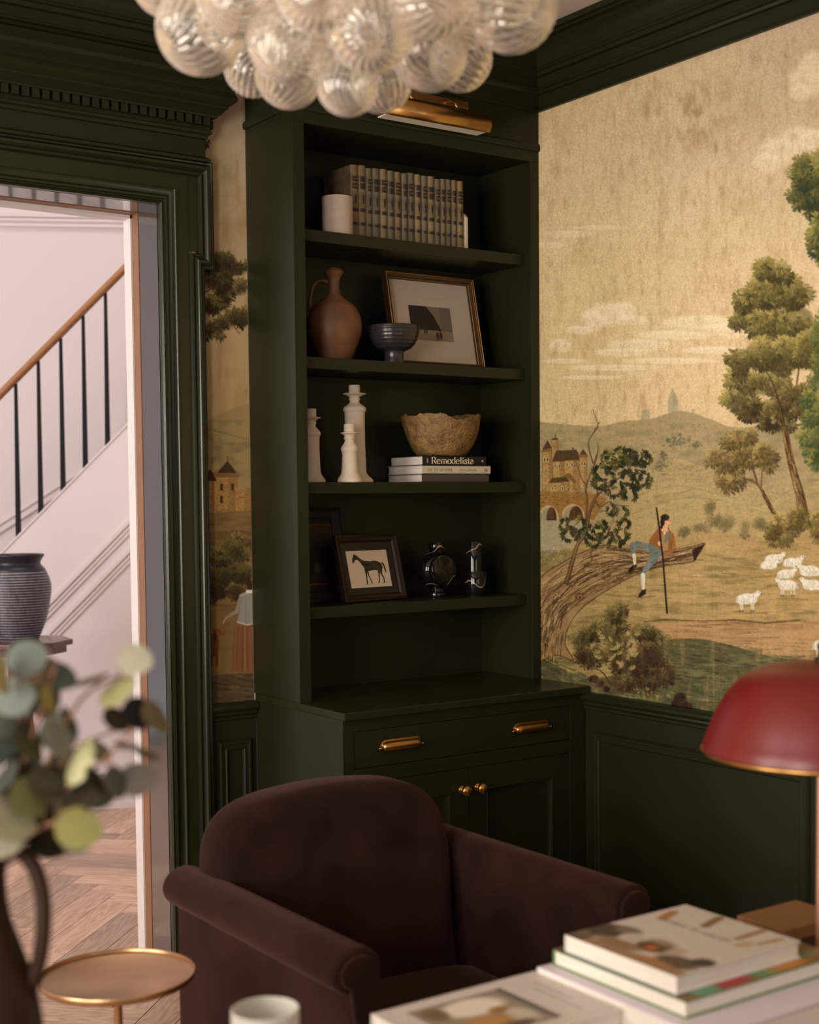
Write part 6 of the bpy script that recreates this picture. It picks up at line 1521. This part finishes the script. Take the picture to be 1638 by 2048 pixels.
PAINT_GAIN = np.array((1.28, 1.40, 1.70))
def wall_print(name, cv, fixed_ax, fixed, a0, a1, z0, z1, na, nz, parent, m, gain):
    """lay the painted paper on a wall: a is the horizontal coordinate along it"""
    A = np.linspace(a0, a1, na); Z = np.linspace(z1, z0, nz)
    aa, zz = np.meshgrid(A, Z); P = np.zeros((na * nz, 3))
    P[:, fixed_ax] = fixed; P[:, 1 - fixed_ax] = aa.ravel(); P[:, 2] = zz.ravel()
    q = P - CAM; w = q @ CF; u = CX + F_PX * (q @ CR) / w; v = CY - F_PX * (q @ CU) / w
    return grid_mesh(name, P, na, nz, np.clip(lin(cv.sample(u, v)) * gain, 0, .92), m, parent)
wall_print('mural', cv, 0, XM - .0012, 3.83, 2.20, .885, 2.905, 640, 860, wr, PAPER, PAINT_GAIN)
# plain continuation of the paper towards the back of the room
put('mural_plain', box(XM - .0012, XM, Y_REAR, 2.20, .885, 2.905), mat('plain_wallpaper', srgb(196, 172, 128), rough=.75, var=.2, vscale=4), wr)

# narrow strip of the same paper between doorway and bookcase
cs = Canvas(380, 160, 520, 1425, 1.0, (176, 150, 112), seed=77)
rng = cs.rng; GXs, GYs = cs.GX, cs.GY; cvm = cv; cv = cs; GX, GY = GXs, GYs
W_ = lambda a, b: np.clip((GY - a) / (b - a), 0, 1)
cv.blend(W_(300, 820) * .8, (160, 130, 78)); cv.blend((1 - W_(170, 400)) * .4, (178, 156, 128))
m = cv.noise(16, 60, 4); cv.blend(np.clip((m - .5) * 3, 0, 1) * .45, (136, 104, 60)); m = cv.noise(40, 50, 4); cv.blend(np.clip((m - .5) * 3, 0, 1) * .4, (140, 106, 64))
for k in range(3): cv.line([(395, 340 + 55 * k), (500, 336 + 55 * k)], 1.4, (150, 122, 86), .35)
def bush2(blobs, *a): bush(blobs, *a)
bush([(402, 285, 10, 20), (398, 300, 8, 14)], (92, 76, 46), (70, 56, 34), (50, 40, 26), 9, 3)
bush([(430, 520, 34, 20), (470, 540, 30, 16), (420, 560, 40, 24), (470, 580, 30, 16), (430, 610, 36, 20), (475, 635, 26, 22), (440, 650, 34, 14), (420, 668, 24, 8)], (112, 94, 48), (74, 62, 32), (42, 34, 18), 10, 3.2)
branch([(398, 590), (430, 575), (470, 560)], 3, 1, (44, 32, 18)); branch([(400, 660), (450, 640), (480, 668)], 2.4, 1, (44, 32, 18))
cv.poly([(380, 850), (420, 838), (470, 815), (520, 800), (520, 1040), (380, 1040)], (138, 114, 68), .7); m = cv.noise(30, 16, 3); cv.blend(np.clip((m - .45) * 3, 0, 1) * ((GY > 840) & (GY < 1030)) * .5, (90, 80, 48))
cv.line([(395, 850), (430, 862), (500, 880)], 1.5, (84, 74, 44), .6)
ST = (160, 118, 62)
tower(404, 436, 962, 1022); tower(428, 474, 955, 1030); tower(470, 502, 975, 1030)
cv.poly([(424, 946), (478, 946), (478, 955), (424, 955)], (120, 84, 42)); cv.poly([(434, 946), (474, 946), (455, 922)], (66, 46, 26)); cv.line([(455, 924), (455, 914)], 1.4, (60, 42, 24)); cv.poly([(402, 962), (434, 962), (420, 938)], (66, 46, 26))
for x, y in ((443, 975), (465, 975), (415, 980), (443, 1000)): cv.poly([(x - 2.5, y - 8), (x + 2.5, y - 8), (x + 2.5, y + 6), (x - 2.5, y + 6)], (64, 44, 24))
cv.poly([(380, 1028), (520, 1020), (520, 1425), (380, 1425)], (116, 88, 50), .95)
m = cv.noise(40, 9, 4); cv.blend(np.clip((m - .45) * 4, 0, 1) * W_(1020, 1050) * .6, (92, 62, 30)); m = cv.noise(50, 8, 3); cv.blend(np.clip((m - .5) * 4, 0, 1) * W_(1020, 1050) * .5, (136, 104, 60))
bush([(450, 1110, 40, 22), (480, 1085, 30, 14), (430, 1150, 36, 20), (480, 1140, 30, 20)], (120, 108, 48), (84, 74, 34), (46, 38, 20), 8, 2.6)
bush([(430, 1185, 34, 18), (470, 1180, 20, 14)], (74, 58, 28), (52, 40, 22), (36, 26, 16), 8, 2.6)
cv.poly([(400, 1225), (520, 1215), (520, 1425), (380, 1425)], (118, 88, 48), .7)
# dog
cv.ell(428, 1290, 10, 24, (96, 50, 24)); cv.ell(434, 1266, 8, 9, (110, 60, 28)); cv.ell(442, 1268, 7, 4, (120, 68, 32)); cv.ell(430, 1272, 3, 8, (70, 36, 18)); cv.line([(424, 1300), (422, 1332)], 6, (92, 48, 24)); cv.line([(434, 1300), (434, 1330)], 5, (92, 48, 24))
# woman seen from behind in a grey jacket and russet skirt
cv.poly([(472, 1252), (508, 1250), (512, 1344), (490, 1346), (462, 1342), (466, 1300)], (120, 78, 44))
for k in range(26):
    x = rng.uniform(468, 508); cv.line([(x, 1254), (x + (x - 488) * .35, 1342)], rng.uniform(.8, 2), (88, 54, 30) if rng.random() < .55 else (150, 106, 66), .45)
cv.poly([(480, 1188), (500, 1180), (514, 1186), (512, 1246), (494, 1250), (474, 1244), (480, 1220)], (138, 128, 108)); cv.line([(482, 1196), (474, 1222), (452, 1236)], [9, 8, 4], (132, 122, 104)); cv.line([(452, 1236), (446, 1246)], 3, (184, 132, 92)); cv.line([(474, 1244), (494, 1250), (512, 1246)], 2, (190, 178, 152))
cv.line([(478, 1192), (500, 1186)], 1.2, (190, 180, 156)); cv.line([(492, 1190), (492, 1248)], 1, (96, 88, 72), .7)
cv.ell(500, 1170, 7, 9, (58, 38, 24)); cv.ell(496, 1158, 5, 5, (58, 38, 24)); cv.poly([(492, 1180), (506, 1180), (506, 1186), (492, 1186)], (214, 200, 170))
cv.poly([(380, 1350), (520, 1346), (520, 1425), (380, 1425)], (70, 58, 34), .8)
for k in range(90):
    x, y = rng.uniform(395, 510), rng.uniform(1345, 1410); cv.line([(x, y), (x + rng.uniform(8, 30), y + 1)], 1.4, (44, 38, 24) if rng.random() < .6 else (120, 100, 58), .5)
wall_print('wallpaper_strip', cs, 1, YB - .0012, 2.0, XBK, .885, 2.905, 120, 820, wb, PAPER, PAINT_GAIN)
put('wallpaper_side', box(X_LEFT, DX0 - .13, YB - .0012, YB, .885, 2.905), MATS['plain_wallpaper'], wb)
